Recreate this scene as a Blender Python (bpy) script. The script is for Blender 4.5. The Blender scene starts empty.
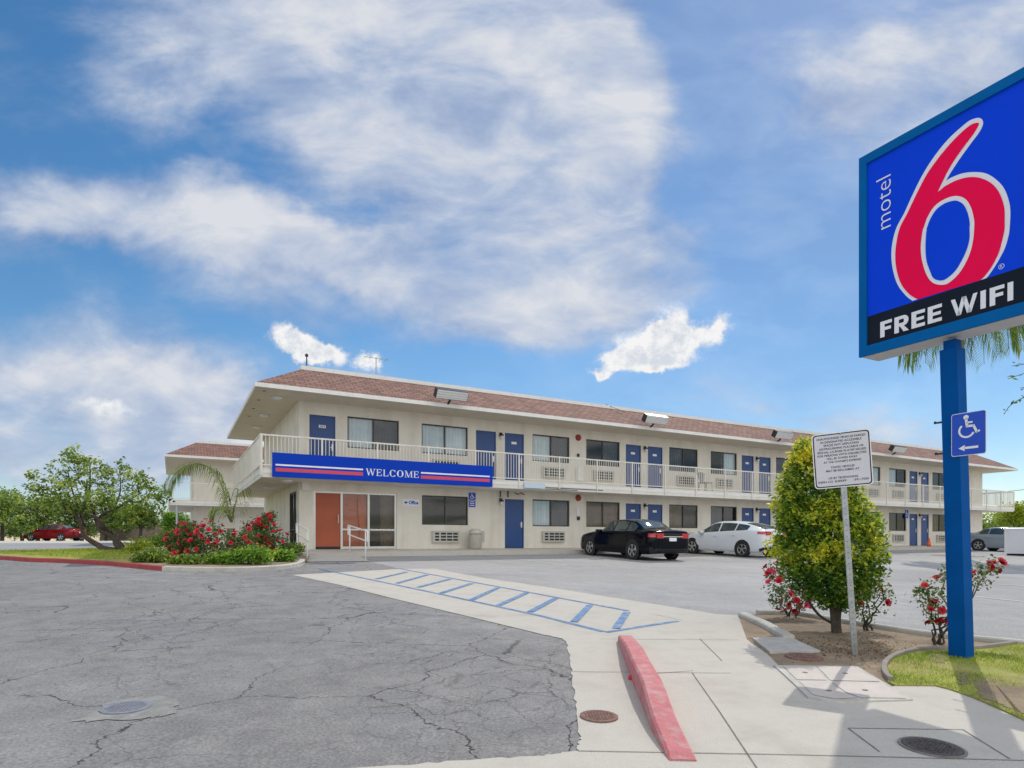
import bpy, bmesh, math, random
import numpy as np
from mathutils import Vector, Matrix, noise as mnoise
PI = math.pi
SC = bpy.context.scene
COL = SC.collection

# ------------------------------------------------------------------ camera, sky, sun, exposure
F = 622.0; HY = 541.0                      # focal length in pixels, horizon row
cam_d = bpy.data.cameras.new('camera'); cam = bpy.data.objects.new('camera', cam_d); COL.objects.link(cam)
cam_d.sensor_width = 36.0; cam_d.lens = 36.0 * F / 1024.0
cam_d.shift_y = (HY - 384.0) / 1024.0
cam_d.clip_start = 0.05; cam_d.clip_end = 8000
cam.location = (0, 0, 0); cam.rotation_euler = (PI / 2, 0, 0)
SC.camera = cam
SUN_DIR = Vector((1.55, 2.585, 3.18)).normalized()       # towards the sun
SUN_EL = math.asin(SUN_DIR.z); SUN_AZ = math.atan2(SUN_DIR.x, SUN_DIR.y)
SUN_STRENGTH = 2.55; SKY_STRENGTH = 0.12; CLOUD_STRENGTH = 0.62
SC.view_settings.view_transform = 'Standard'; SC.view_settings.look = 'None'
SC.view_settings.gamma = 1.0; SC.view_settings.exposure = -0.03
sun_d = bpy.data.lights.new('sun', 'SUN'); sun_d.energy = SUN_STRENGTH; sun_d.angle = math.radians(0.5)
sun_d.color = (1.0, 0.95, 0.87)
sun = bpy.data.objects.new('sun', sun_d); COL.objects.link(sun)
sun.rotation_euler = SUN_DIR.to_track_quat('Z', 'Y').to_euler(); sun.location = (0, 0, 60)

W = bpy.data.worlds.new('World'); SC.world = W; W.use_nodes = True
def build_world():
    nt = W.node_tree; nt.nodes.clear(); N = nt.nodes.new; L = nt.links.new
    out = N('ShaderNodeOutputWorld')
    sky = N('ShaderNodeTexSky'); sky.sky_type = 'NISHITA'; sky.sun_disc = False
    sky.sun_elevation = SUN_EL; sky.sun_rotation = SUN_AZ
    sky.air_density = 1.0; sky.dust_density = 0.15; sky.ozone_density = 2.0
    hs = N('ShaderNodeHueSaturation'); hs.inputs['Saturation'].default_value = 1.28; hs.inputs['Hue'].default_value = 0.496; L(sky.outputs[0], hs.inputs['Color'])
    b1 = N('ShaderNodeBackground'); b1.inputs['Strength'].default_value = SKY_STRENGTH; L(hs.outputs[0], b1.inputs['Color'])
    tc = N('ShaderNodeTexCoord')
    def math_(op, a, b=None, c=None, clamp=False):
        n = N('ShaderNodeMath'); n.operation = op; n.use_clamp = clamp
        for i, v in enumerate((a, b, c)):
            if v is None: continue
            if isinstance(v, (int, float)): n.inputs[i].default_value = v
            else: L(v, n.inputs[i])
        return n.outputs[0]
    sp = N('ShaderNodeSeparateXYZ'); L(tc.outputs['Generated'], sp.inputs[0])
    x, y, z = sp.outputs
    # coordinates on a flat cloud layer
    zz = math_('ADD', math_('MAXIMUM', z, 0.0), 0.10)
    cl = N('ShaderNodeCombineXYZ'); L(math_('DIVIDE', x, zz), cl.inputs[0]); L(math_('DIVIDE', y, zz), cl.inputs[1])
    def noise_(vec, scale, detail, rough, dist=0.0):
        n = N('ShaderNodeTexNoise'); L(vec, n.inputs['Vector']); n.inputs['Scale'].default_value = scale
        n.inputs['Detail'].default_value = detail; n.inputs['Roughness'].default_value = rough; n.inputs['Distortion'].default_value = dist
        return n
    # gnomonic bearings about north (+Y): where the clouds of the day stand
    yc = math_('MAXIMUM', y, 0.06)
    ga = N('ShaderNodeCombineXYZ'); L(math_('DIVIDE', x, yc), ga.inputs[0]); L(math_('DIVIDE', z, yc), ga.inputs[1])
    mp = N('ShaderNodeMapping'); mp.inputs['Rotation'].default_value = (0, 0, 0.55); mp.inputs['Scale'].default_value = (0.75, 1.5, 1)
    L(ga.outputs[0], mp.inputs['Vector'])
    nA = noise_(mp.outputs[0], 2.6, 8, 0.56, 0.5)           # wispy body
    nB = noise_(mp.outputs[0], 6.5, 7, 0.58, 0.3)            # fine ripple
    nW = noise_(ga.outputs[0], 4.0, 5, 0.6)                  # warp
    vs = N('ShaderNodeVectorMath'); vs.operation = 'SUBTRACT'; L(nW.outputs['Color'], vs.inputs[0]); vs.inputs[1].default_value = (0.5, 0.5, 0.5)
    vm = N('ShaderNodeVectorMath'); vm.operation = 'SCALE'; L(vs.outputs[0], vm.inputs[0]); vm.inputs['Scale'].default_value = 0.20
    va = N('ShaderNodeVectorMath'); va.operation = 'ADD'; L(ga.outputs[0], va.inputs[0]); L(vm.outputs[0], va.inputs[1])
    def blobs(lst, vec):
        tot = None
        for (px, py, rx, ry, ang, st) in lst:
            m = N('ShaderNodeMapping'); m.vector_type = 'TEXTURE'
            m.inputs['Location'].default_value = ((px - 512) / F, (HY - py) / F, 0)
            m.inputs['Rotation'].default_value = (0, 0, math.radians(-ang))
            m.inputs['Scale'].default_value = (rx / F, ry / F, 1)
            L(vec, m.inputs['Vector'])
            g = N('ShaderNodeTexGradient'); g.gradient_type = 'SPHERICAL'; L(m.outputs[0], g.inputs[0])
            s = math_('MULTIPLY', g.outputs['Fac'], st)
            tot = s if tot is None else math_('ADD', tot, s)
        return tot
    big = blobs([(330, 20, 420, 170, 18, 1.3), (470, 120, 300, 200, 35, 1.4), (548, 238, 185, 140, 30, 1.25), (540, 290, 150, 60, 20, .4), (575, 60, 120, 130, 0, 0.8),
                 (10, 195, 170, 70, 5, 0.85), (190, 215, 240, 62, 14, 1.0), (330, 262, 220, 70, 24, 0.85),
                 (250, 300, 120, 40, 25, 0.45), (440, 290, 170, 70, 20, 0.6),
                 (30, 405, 360, 110, 4, 1.15), (170, 440, 320, 90, 3, 0.85), (230, 400, 160, 40, 8, 0.4), (-20, 60, 80, 60, 0, 0.3),
                 (960, 50, 250, 190, -20, 1.15), (850, 120, 90, 70, 0, 0.4), (760, 410, 200, 50, 8, 0.45),
                 (960, 440, 260, 70, 0, 0.75), (520, 400, 200, 50, 0, 0.3), (1150, 250, 200, 200, 0, 0.6)], va.outputs[0])
    d1 = math_('MULTIPLY_ADD', math_('SUBTRACT', nA.outputs['Fac'], 0.5), 2.0, math_('MULTIPLY', math_('MINIMUM', big, 0.98), 1.0))
    d1 = math_('MULTIPLY_ADD', math_('SUBTRACT', nB.outputs['Fac'], 0.5), 0.75, d1)
    mr = N('ShaderNodeMapRange'); mr.interpolation_type = 'SMOOTHSTEP'; L(d1, mr.inputs['Value'])
    mr.inputs['From Min'].default_value = 0.02; mr.inputs['From Max'].default_value = 1.0
    mr.inputs['To Max'].default_value = 0.95
    # thin veil on the sun's side of the sky
    veil = blobs([(900, 140, 520, 560, 0, 0.8), (300, 500, 900, 180, 0, 0.7)], ga.outputs[0])
    veil = math_('MULTIPLY', veil, math_('MULTIPLY_ADD', nA.outputs['Fac'], 0.7, 0.25))
    # small cumulus
    vw2 = noise_(ga.outputs[0], 16.0, 7, 0.62)
    v2 = N('ShaderNodeVectorMath'); v2.operation = 'SUBTRACT'; L(vw2.outputs['Color'], v2.inputs[0]); v2.inputs[1].default_value = (0.5, 0.5, 0.5)
    v3 = N('ShaderNodeVectorMath'); v3.operation = 'SCALE'; L(v2.outputs[0], v3.inputs[0]); v3.inputs['Scale'].default_value = 0.06
    v4 = N('ShaderNodeVectorMath'); v4.operation = 'ADD'; L(ga.outputs[0], v4.inputs[0]); L(v3.outputs[0], v4.inputs[1])
    cum = blobs([(658, 346, 72, 28, -6, 1.6), (674, 325, 40, 32, 0, 1.2), (722, 328, 20, 32, 30, 1.1), (636, 361, 60, 16, -4, 1.1), (600, 372, 16, 8, 0, 1.0), (657, 372, 12, 7, 0, .9),
                 (294, 341, 44, 22, 18, 1.5), (325, 356, 44, 17, 6, 1.4), (370, 364, 20, 12, 0, 1.2), (110, 407, 55, 13, 6, .9)], v4.outputs[0])
    nC = noise_(ga.outputs[0], 30.0, 8, 0.68)
    cumd = math_('MULTIPLY_ADD', math_('SUBTRACT', nC.outputs['Fac'], 0.5), 1.15, cum)
    mc = N('ShaderNodeMapRange'); mc.interpolation_type = 'SMOOTHSTEP'; L(cumd, mc.inputs['Value'])
    mc.inputs['From Min'].default_value = 0.22; mc.inputs['From Max'].default_value = 0.95
    # unseen southern clouds behind the camera, added and brightened to fill the shaded fronts
    nS = noise_(cl.outputs[0], 0.8, 6, 0.6)
    ms = N('ShaderNodeMapRange'); ms.interpolation_type = 'SMOOTHSTEP'; L(nS.outputs['Fac'], ms.inputs['Value'])
    ms.inputs['From Min'].default_value = 0.36; ms.inputs['From Max'].default_value = 0.58
    south = N('ShaderNodeMapRange'); L(y, south.inputs['Value']); south.inputs['From Min'].default_value = 0.15; south.inputs['From Max'].default_value = -0.15
    north = math_('SUBTRACT', 1.0, south.outputs[0])
    dn = math_('MAXIMUM', mr.outputs[0], math_('MAXIMUM', veil, mc.outputs[0]))
    up = N('ShaderNodeMapRange'); L(z, up.inputs['Value']); up.inputs['From Min'].default_value = -0.02; up.inputs['From Max'].default_value = 0.02
    dens = math_('ADD', math_('MULTIPLY', dn, north), math_('MULTIPLY', ms.outputs[0], south.outputs[0]), clamp=True)
    # colour: bluish white body, whiter where thick, whitest in the cumulus
    cr = N('ShaderNodeValToRGB'); L(math_('MULTIPLY_ADD', math_('SUBTRACT', nB.outputs['Fac'], 0.5), 1.3, math_('MULTIPLY_ADD', d1, 0.42, 0.22)), cr.inputs[0])
    cr.color_ramp.elements[0].position = 0.15; cr.color_ramp.elements[0].color = (0.42, 0.56, 0.90, 1)
    cr.color_ramp.elements[1].position = 0.85; cr.color_ramp.elements[1].color = (1.22, 1.24, 1.30, 1)
    e = cr.color_ramp.elements.new(0.55); e.color = (0.80, 0.92, 1.16, 1)
    mx = N('ShaderNodeMix'); mx.data_type = 'RGBA'; L(mc.outputs[0], mx.inputs['Factor']); L(cr.outputs[0], mx.inputs['A'])
    cg = N('ShaderNodeValToRGB'); L(math_('ADD', math_('MULTIPLY', math_('SUBTRACT', nC.outputs['Fac'], 0.5), 1.9), math_('MULTIPLY_ADD', cum, -0.30, 0.88)), cg.inputs[0])
    cg.color_ramp.elements[0].position = 0.3; cg.color_ramp.elements[0].color = (1.10, 1.17, 1.28, 1)
    cg.color_ramp.elements[1].position = 0.6; cg.color_ramp.elements[1].color = (1.50, 1.50, 1.50, 1)
    L(cg.outputs[0], mx.inputs['B'])
    ms2 = N('ShaderNodeMix'); ms2.data_type = 'RGBA'; L(south.outputs[0], ms2.inputs['Factor']); L(mx.outputs['Result'], ms2.inputs['A'])
    ms2.inputs['B'].default_value = (2.7, 2.66, 2.60, 1)
    b2 = N('ShaderNodeBackground'); b2.inputs['Strength'].default_value = CLOUD_STRENGTH; L(ms2.outputs['Result'], b2.inputs['Color'])
    mix = N('ShaderNodeMixShader'); L(math_('MULTIPLY', dens, up.outputs[0]), mix.inputs[0]); L(b1.outputs[0], mix.inputs[1]); L(b2.outputs[0], mix.inputs[2])
    L(mix.outputs[0], out.inputs['Surface'])
build_world()

# ------------------------------------------------------------------ places
U = Vector((.8777, .4794, 0)); V = Vector((-.4794, .8777, 0)); ROTZ = math.atan2(.4794, .8777)
def gz(n):
    if n < -30: return -1.285 - .0354 * 30
    if n < 21.3: return -1.285 + .0354 * n
    return min(-.531 + .014 * (n - 21.3), 0.0)
def gxy(x, y): return gz(V.x * x + V.y * y)
def P(s, n, z=0.0): return Vector((U.x * s + V.x * n, U.y * s + V.y * n, z))
def SG(s, n, dz=0.0): return P(s, n, gz(n) + dz)
def G(px, py, dz=0.0):
    """the place on the ground seen at a pixel of the photograph"""
    t = (px - 512) / F; c = V.y + V.x * t; lo, hi = .3, 300.
    for i in range(60):
        d = (lo + hi) / 2
        if -(py - HY) / F * d - gz(d * c) > 0: lo = d
        else: hi = d
    return Vector((d * t, d, gz(d * c) + dz))
def at(px, py, d): return Vector(((px - 512) / F * d, d, (HY - py) / F * d))
def sx(px, n):
    t = (px - 512) / F; d = n / (V.y + V.x * t); return U.x * d * t + U.y * d
BS, BN, BZ = 3.9, 22.71, -.30              # corner of the motel: along, across, floor level
def bx_(px, yl=0.0): return sx(px, BN + yl) - BS

# ------------------------------------------------------------------ materials
MATS = {}
def nodes_of(m):
    m.use_nodes = True; nt = m.node_tree; nt.nodes.clear(); return nt, nt.nodes.new, nt.links.new
def mat(name, col, rough=0.7, var=0.12, scale=6.0, bump=0.0, bscale=40.0, metal=0.0, spec=0.5, coat=0.0, dirt=None):
    if name in MATS: return MATS[name]
    m = bpy.data.materials.new(name); nt, N, L = nodes_of(m)
    out = N('ShaderNodeOutputMaterial'); p = N('ShaderNodeBsdfPrincipled'); L(p.outputs[0], out.inputs[0])
    p.inputs['Roughness'].default_value = rough; p.inputs['Metallic'].default_value = metal
    p.inputs['Specular IOR Level'].default_value = spec; p.inputs['Coat Weight'].default_value = coat; p.inputs['Coat Roughness'].default_value = 0.05
    tc = N('ShaderNodeTexCoord')
    if var > 0:
        n = N('ShaderNodeTexNoise'); L(tc.outputs['Object'], n.inputs['Vector']); n.inputs['Scale'].default_value = scale
        n.inputs['Detail'].default_value = 6; n.inputs['Roughness'].default_value = .6
        r = N('ShaderNodeValToRGB'); L(n.outputs['Fac'], r.inputs[0])
        lo = [max(c * (1 - var), 0) for c in col]; hi = [c * (1 + var) for c in col]
        r.color_ramp.elements[0].position = .3; r.color_ramp.elements[1].position = .7
        r.color_ramp.elements[0].color = (*lo, 1); r.color_ramp.elements[1].color = (*hi, 1)
        src = r.outputs[0]
        if dirt:
            n2 = N('ShaderNodeTexNoise'); mp = N('ShaderNodeMapping'); mp.inputs['Scale'].default_value = dirt[1]; L(tc.outputs['Object'], mp.inputs[0]); L(mp.outputs[0], n2.inputs['Vector'])
            n2.inputs['Scale'].default_value = 1; n2.inputs['Detail'].default_value = 7; n2.inputs['Roughness'].default_value = .65
            mr = N('ShaderNodeMapRange'); L(n2.outputs['Fac'], mr.inputs['Value']); mr.inputs['From Min'].default_value = .48; mr.inputs['From Max'].default_value = .75; mr.inputs['To Max'].default_value = dirt[2]
            mx = N('ShaderNodeMix'); mx.data_type = 'RGBA'; L(mr.outputs[0], mx.inputs['Factor']); L(src, mx.inputs['A']); mx.inputs['B'].default_value = (*dirt[0], 1)
            src = mx.outputs['Result']
        L(src, p.inputs['Base Color'])
    else: p.inputs['Base Color'].default_value = (*col, 1)
    if bump > 0:
        n3 = N('ShaderNodeTexNoise'); L(tc.outputs['Object'], n3.inputs['Vector']); n3.inputs['Scale'].default_value = bscale; n3.inputs['Detail'].default_value = 4
        b = N('ShaderNodeBump'); b.inputs['Strength'].default_value = bump; b.inputs['Distance'].default_value = .02; L(n3.outputs['Fac'], b.inputs['Height']); L(b.outputs[0], p.inputs['Normal'])
    MATS[name] = m; return m
def glass_mat(name, tint=(.75, .8, .82), refl=.16):
    if name in MATS: return MATS[name]
    m = bpy.data.materials.new(name); nt, N, L = nodes_of(m)
    out = N('ShaderNodeOutputMaterial'); t = N('ShaderNodeBsdfTransparent'); t.inputs[0].default_value = (*tint, 1)
    g = N('ShaderNodeBsdfGlossy'); g.inputs['Roughness'].default_value = .02; g.inputs[0].default_value = (.9, .9, .9, 1)
    lw = N('ShaderNodeLayerWeight'); lw.inputs['Blend'].default_value = .3
    mr = N('ShaderNodeMapRange'); L(lw.outputs['Fresnel'], mr.inputs['Value']); mr.inputs['To Min'].default_value = refl; mr.inputs['To Max'].default_value = .7
    mx = N('ShaderNodeMixShader'); L(mr.outputs[0], mx.inputs[0]); L(t.outputs[0], mx.inputs[1]); L(g.outputs[0], mx.inputs[2]); L(mx.outputs[0], out.inputs[0])
    MATS[name] = m; return m
def leaf_mat(name, cols, rough=.5, trans=.35):
    """cols: (position, colour) along the per-leaf age attribute 'var'"""
    m = bpy.data.materials.new(name); nt, N, L = nodes_of(m)
    out = N('ShaderNodeOutputMaterial'); p = N('ShaderNodeBsdfPrincipled'); p.inputs['Roughness'].default_value = rough
    p.inputs['Specular IOR Level'].default_value = .35
    a = N('ShaderNodeAttribute'); a.attribute_name = 'var'; r = N('ShaderNodeValToRGB'); L(a.outputs['Fac'], r.inputs[0])
    for i, (ps, c) in enumerate(cols):
        e = r.color_ramp.elements[i] if i < 2 else r.color_ramp.elements.new(ps)
        e.position = ps; e.color = (*c, 1)
    L(r.outputs[0], p.inputs['Base Color'])
    t = N('ShaderNodeBsdfTranslucent'); hs = N('ShaderNodeHueSaturation'); hs.inputs['Value'].default_value = 1.5; hs.inputs['Hue'].default_value = .485; L(r.outputs[0], hs.inputs['Color']); L(hs.outputs[0], t.inputs[0])
    mx = N('ShaderNodeMixShader'); mx.inputs[0].default_value = trans; L(p.outputs[0], mx.inputs[1]); L(t.outputs[0], mx.inputs[2]); L(mx.outputs[0], out.inputs[0])
    return m
def asphalt_mat(name, col, cracks, scale=.55, tint=(.5, .52, .6)):
    m = bpy.data.materials.new(name); nt, N, L = nodes_of(m)
    out = N('ShaderNodeOutputMaterial'); p = N('ShaderNodeBsdfPrincipled'); L(p.outputs[0], out.inputs[0]); p.inputs['Roughness'].default_value = .88; p.inputs['Specular IOR Level'].default_value = .3
    tc = N('ShaderNodeTexCoord'); o = tc.outputs['Object']
    def nz(sc, det=6, ro=.6, vec=o):
        n = N('ShaderNodeTexNoise'); L(vec, n.inputs['Vector']); n.inputs['Scale'].default_value = sc; n.inputs['Detail'].default_value = det; n.inputs['Roughness'].default_value = ro; return n
    def ramp(src, a, ca, b, cb):
        r = N('ShaderNodeValToRGB'); L(src, r.inputs[0]); r.color_ramp.elements[0].position = a; r.color_ramp.elements[0].color = (*ca, 1); r.color_ramp.elements[1].position = b; r.color_ramp.elements[1].color = (*cb, 1); return r.outputs[0]
    def mul(a, b, f=1.0):
        x = N('ShaderNodeMix'); x.data_type = 'RGBA'; x.blend_type = 'MULTIPLY'
        if isinstance(f, float): x.inputs['Factor'].default_value = f
        else: L(f, x.inputs['Factor'])
        L(a, x.inputs['A'])
        if isinstance(b, tuple): x.inputs['B'].default_value = (*b, 1)
        else: L(b, x.inputs['B'])
        return x.outputs['Result']
    big = nz(.22, 7, .65); mid = nz(2.5, 8, .7); fine = nz(55, 4, .75)
    c = ramp(big.outputs['Fac'], .3, tuple(k * .8 for k in col), .7, tuple(k * 1.18 for k in col))
    c = mul(c, ramp(mid.outputs['Fac'], .25, (.70, .70, .71), .75, (1.20, 1.19, 1.16)), 1.0 if cracks else .35)
    c = mul(c, ramp(fine.outputs['Fac'], .25, (.40, .40, .41), .75, (1.62, 1.60, 1.58)), .9)
    # oily stains
    st = nz(.45, 5, .7); c = mul(c, tint, 0.0) if False else c
    sm = N('ShaderNodeMapRange'); L(st.outputs['Fac'], sm.inputs['Value']); sm.inputs['From Min'].default_value = .52; sm.inputs['From Max'].default_value = .72; sm.inputs['To Max'].default_value = .6
    c = mul(c, (.62, .66, .78), sm.outputs[0])
    bump_src = fine.outputs['Fac']
    if cracks > 0:
        w = nz(1.6, 5, .65); vsub = N('ShaderNodeVectorMath'); vsub.operation = 'SCALE'; vsub.inputs['Scale'].default_value = .55; L(w.outputs['Color'], vsub.inputs[0])
        va = N('ShaderNodeVectorMath'); va.operation = 'ADD'; L(o, va.inputs[0]); L(vsub.outputs[0], va.inputs[1])
        def crack(sc, wid, mask_sc, mlo, mhi, dark, f):
            mp = N('ShaderNodeMapping'); mp.inputs['Scale'].default_value = (1, .8, 0); mp.inputs['Rotation'].default_value = (0, 0, .5); L(va.outputs[0], mp.inputs[0])
            v = N('ShaderNodeTexVoronoi'); v.feature = 'DISTANCE_TO_EDGE'; v.inputs['Scale'].default_value = sc; L(mp.outputs[0], v.inputs['Vector'])
            r = N('ShaderNodeMapRange'); r.interpolation_type = 'SMOOTHSTEP'; L(v.outputs['Distance'], r.inputs['Value']); r.inputs['From Min'].default_value = wid * .25; r.inputs['From Max'].default_value = wid; r.inputs['To Min'].default_value = 1; r.inputs['To Max'].default_value = 0
            mk = nz(mask_sc, 3, .5); r2 = N('ShaderNodeMapRange'); L(mk.outputs['Fac'], r2.inputs['Value']); r2.inputs['From Min'].default_value = mlo; r2.inputs['From Max'].default_value = mhi
            mm = N('ShaderNodeMath'); mm.operation = 'MULTIPLY'; L(r.outputs[0], mm.inputs[0]); L(r2.outputs[0], mm.inputs[1])
            m3 = N('ShaderNodeMath'); m3.operation = 'MULTIPLY'; m3.inputs[1].default_value = f; L(mm.outputs[0], m3.inputs[0])
            return m3.outputs[0], dark
        for args in ((.60, .0052, .5, .30, .44, (.24, .24, .24), 1.0), (1.35, .009, .35, .38, .54, (.32, .32, .32), .9), (3.2, .026, .45, .42, .58, (.48, .48, .48), .75 * cracks), (7.5, .05, .6, .50, .62, (.6, .6, .6), .5 * cracks)):
            f, dk = crack(*args); c = mul(c, dk, f)
    L(c, p.inputs['Base Color'])
    b = N('ShaderNodeBump'); b.inputs['Strength'].default_value = .5; b.inputs['Distance'].default_value = .01; L(bump_src, b.inputs['Height']); L(b.outputs[0], p.inputs['Normal'])
    return m
def roof_mat():
    m = bpy.data.materials.new('shingle'); nt, N, L = nodes_of(m)
    out = N('ShaderNodeOutputMaterial'); p = N('ShaderNodeBsdfPrincipled'); L(p.outputs[0], out.inputs[0]); p.inputs['Roughness'].default_value = .9
    tc = N('ShaderNodeTexCoord'); b = N('ShaderNodeTexBrick'); L(tc.outputs['UV'], b.inputs['Vector'])
    b.inputs['Color1'].default_value = (.30, .165, .125, 1); b.inputs['Color2'].default_value = (.185, .10, .08, 1); b.inputs['Mortar'].default_value = (.07, .042, .036, 1)
    b.inputs['Scale'].default_value = 1; b.inputs['Mortar Size'].default_value = .016; b.inputs['Brick Width'].default_value = .34; b.inputs['Row Height'].default_value = .18; b.inputs['Bias'].default_value = -.1
    n = N('ShaderNodeTexNoise'); L(tc.outputs['UV'], n.inputs['Vector']); n.inputs['Scale'].default_value = 3; n.inputs['Detail'].default_value = 8; n.inputs['Roughness'].default_value = .7
    r = N('ShaderNodeValToRGB'); L(n.outputs['Fac'], r.inputs[0]); r.color_ramp.elements[0].position = .3; r.color_ramp.elements[0].color = (.7, .68, .68, 1); r.color_ramp.elements[1].position = .7; r.color_ramp.elements[1].color = (1.25, 1.22, 1.2, 1)
    mx = N('ShaderNodeMix'); mx.data_type = 'RGBA'; mx.blend_type = 'MULTIPLY'; mx.inputs['Factor'].default_value = 1; L(b.outputs['Color'], mx.inputs['A']); L(r.outputs[0], mx.inputs['B']); L(mx.outputs['Result'], p.inputs['Base Color'])
    bp = N('ShaderNodeBump'); bp.inputs['Strength'].default_value = .6; bp.inputs['Distance'].default_value = .02; L(b.outputs['Fac'], bp.inputs['Height']); bp.invert = True; L(bp.outputs[0], p.inputs['Normal'])
    return m

M_stucco = mat('stucco', (.77, .72, .625), .9, .07, 1.2, .45, 45, dirt=((.46, .39, .29), (1.5, 1.5, .22), .42))
M_trim = mat('cream_paint', (.76, .725, .65), .6, .05, 3, dirt=((.42, .36, .28), (1.3, 1.3, .5), .28))
M_soffit = mat('soffit', (.66, .585, .47), .8, .06, 2, .1, 30)
M_white = mat('white_paint', (.80, .785, .74), .5, .05, 4, dirt=((.42, .38, .33), (3, 3, 1), .25))
M_bluedoor = mat('blue_door_paint', (.017, .062, .215), .42, .08, 2)
M_bronze = mat('bronze_frame', (.035, .032, .030), .4, .1)
M_alu = mat('aluminium', (.62, .61, .57), .35, .05, metal=.6)
M_dark = mat('dark_interior', (.02, .02, .022), .8, .2)
M_black = mat('black_plastic', (.012, .012, .013), .5, .1)
M_curt_l = mat('light_curtain', (.82, .88, .88), .9, .08, 3)
M_curt_g = mat('grey_curtain', (.13, .13, .14), .9, .15, 3)
M_curt_b = mat('brown_curtain', (.22, .14, .08), .9, .25, 3)
M_acgrey = mat('air_conditioner_paint', (.50, .48, .42), .55, .08)
M_glass = glass_mat('window_glass', (.80, .84, .86), .03)
M_red = mat('red_alarm_paint', (.30, .03, .02), .45, .1)
M_redpanel = mat('brick_red_paint', (.40, .085, .03), .5, .1, 2)
M_orange = mat('orange_red_wall', (.62, .15, .055), .7, .2, 2)
M_steel = mat('galvanised_steel', (.42, .44, .45), .42, .18, 14, .15, 60, metal=.75)
M_signblue = mat('sign_frame_blue', (.0, .115, .36), .6, .10, 2, spec=.08)
M_poleblue = mat('pole_blue', (.0, .075, .29), .6, .12, 3, spec=.06)
M_faceblue = mat('sign_face_blue', (.0, .056, .74), .5, .03, 1, spec=.12)
M_facered = mat('sign_red', (.93, .0, .075), .5, .03, 1, spec=.12)
M_facewhite = mat('sign_white', (.80, .80, .84), .35, .02, 1)
M_facedark = mat('sign_strip', (.010, .016, .028), .6, .15, 2, spec=.1)
M_banner = mat('banner_blue', (.0, .045, .46), .6, .05, 1, spec=.15)
M_bannerred = mat('banner_red', (.62, .06, .12), .5, .04)
M_adablue = mat('sign_sheet_blue', (.0, .06, .50), .35, .05)
M_concrete = mat('concrete', (.53, .495, .435), .9, .11, 1.6, .4, 90, dirt=((.28, .25, .21), (1.6, 1.6, 1.6), .6))
M_concrete2 = mat('kerb_concrete', (.52, .50, .45), .9, .10, 5, .4, 60, dirt=((.28, .26, .23), (4, 4, 4), .5))
M_joint = mat('joint', (.20, .185, .165), .95, .3, 9)
M_pink = mat('faded_red_kerb', (.54, .18, .19), .85, .12, 8, .5, 70, dirt=((.50, .42, .38), (11, 11, 11), .85))
M_redkerb = mat('red_kerb', (.34, .055, .055), .8, .2, 6, .3, 70)
M_paintblue = mat('blue_line_paint', (.09, .205, .40), .8, .18, 7, dirt=((.46, .455, .43), (9, 9, 9), .95))
M_paintwhite = mat('white_line_paint', (.58, .57, .55), .8, .12, 5, dirt=((.28, .28, .27), (4, 4, 4), .9))
M_asph = asphalt_mat('cracked_asphalt', (.255, .252, .250), 1.0)
M_lot = asphalt_mat('lot_asphalt', (.35, .345, .34), 0.0)
M_dirt = mat('dirt', (.30, .225, .15), .95, .25, 3.0, 1.0, 35, dirt=((.15, .105, .07), (2.2, 2.2, 2.2), .8))
M_lawn = mat('lawn_soil', (.30, .30, .065), .95, .35, 2.2, .8, 40, dirt=((.40, .30, .17), (1.3, 1.3, 1.3), 1.0))
M_castiron = mat('cast_iron', (.10, .085, .08), .7, .3, 25, 1.0, 80)
M_castred = mat('rusty_iron', (.26, .15, .12), .85, .3, 25, 1.0, 90)
M_bark = mat('bark', (.075, .058, .045), .9, .4, 14, 1.0, 40)
M_bark2 = mat('grey_bark', (.22, .19, .15), .9, .35, 10, 1.0, 30)
M_shingle = roof_mat()
M_tyre = mat('tyre', (.018, .018, .018), .8, .15)
M_rim = mat('alloy', (.55, .56, .57), .28, .05, metal=.9)
M_carglass = glass_mat('car_glass', (.10, .13, .13), .10)
M_tail = mat('tail_lamp', (.50, .012, .012), .15, .1, coat=1)
M_lens = mat('lamp_lens', (.75, .76, .76), .2, .05, coat=.5)
M_trash = mat('exposed_aggregate', (.46, .42, .36), .95, .25, 40, .8, 60)
M_wood = mat('weathered_wood', (.26, .20, .15), .9, .3, 5, .5, 30)
M_conered = mat('cone_orange', (.75, .10, .02), .5, .1)

# ------------------------------------------------------------------ mesh helpers
def tag(o, label=None, cat=None, group=None, kind=None):
    if label: o['label'] = label
    if cat: o['category'] = cat
    if group: o['group'] = group
    if kind: o['kind'] = kind
    return o
def thing(name, loc, label, cat, group=None, rz=0.0):
    o = bpy.data.objects.new(name, None); COL.objects.link(o); o.empty_display_size = .3
    o.location = loc; o.rotation_euler = (0, 0, rz); return tag(o, label, cat, group)
def obj(name, src, m, parent=None, smooth=False, off=None):
    """link a bmesh (or mesh) as one object; off: world position subtracted when the parent is a moved Empty"""
    if isinstance(src, bmesh.types.BMesh):
        if off is not None: bmesh.ops.translate(src, verts=src.verts, vec=-Vector(off))
        me = bpy.data.meshes.new(name); src.to_mesh(me); src.free()
    else: me = src
    if m is not None and not me.materials:
        for q in (m if isinstance(m, (list, tuple)) else [m]): me.materials.append(q)
    if smooth:
        for p in me.polygons: p.use_smooth = True
    o = bpy.data.objects.new(name, me); COL.objects.link(o)
    if parent is not None: o.parent = parent
    return o
def dup(o, parent, loc=None):
    c = o.copy(); COL.objects.link(c); c.parent = parent
    if loc is not None: c.location = loc
    for ch in list(o.children):
        dup(ch, c)
    return c
def BM(): return bmesh.new()
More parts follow.
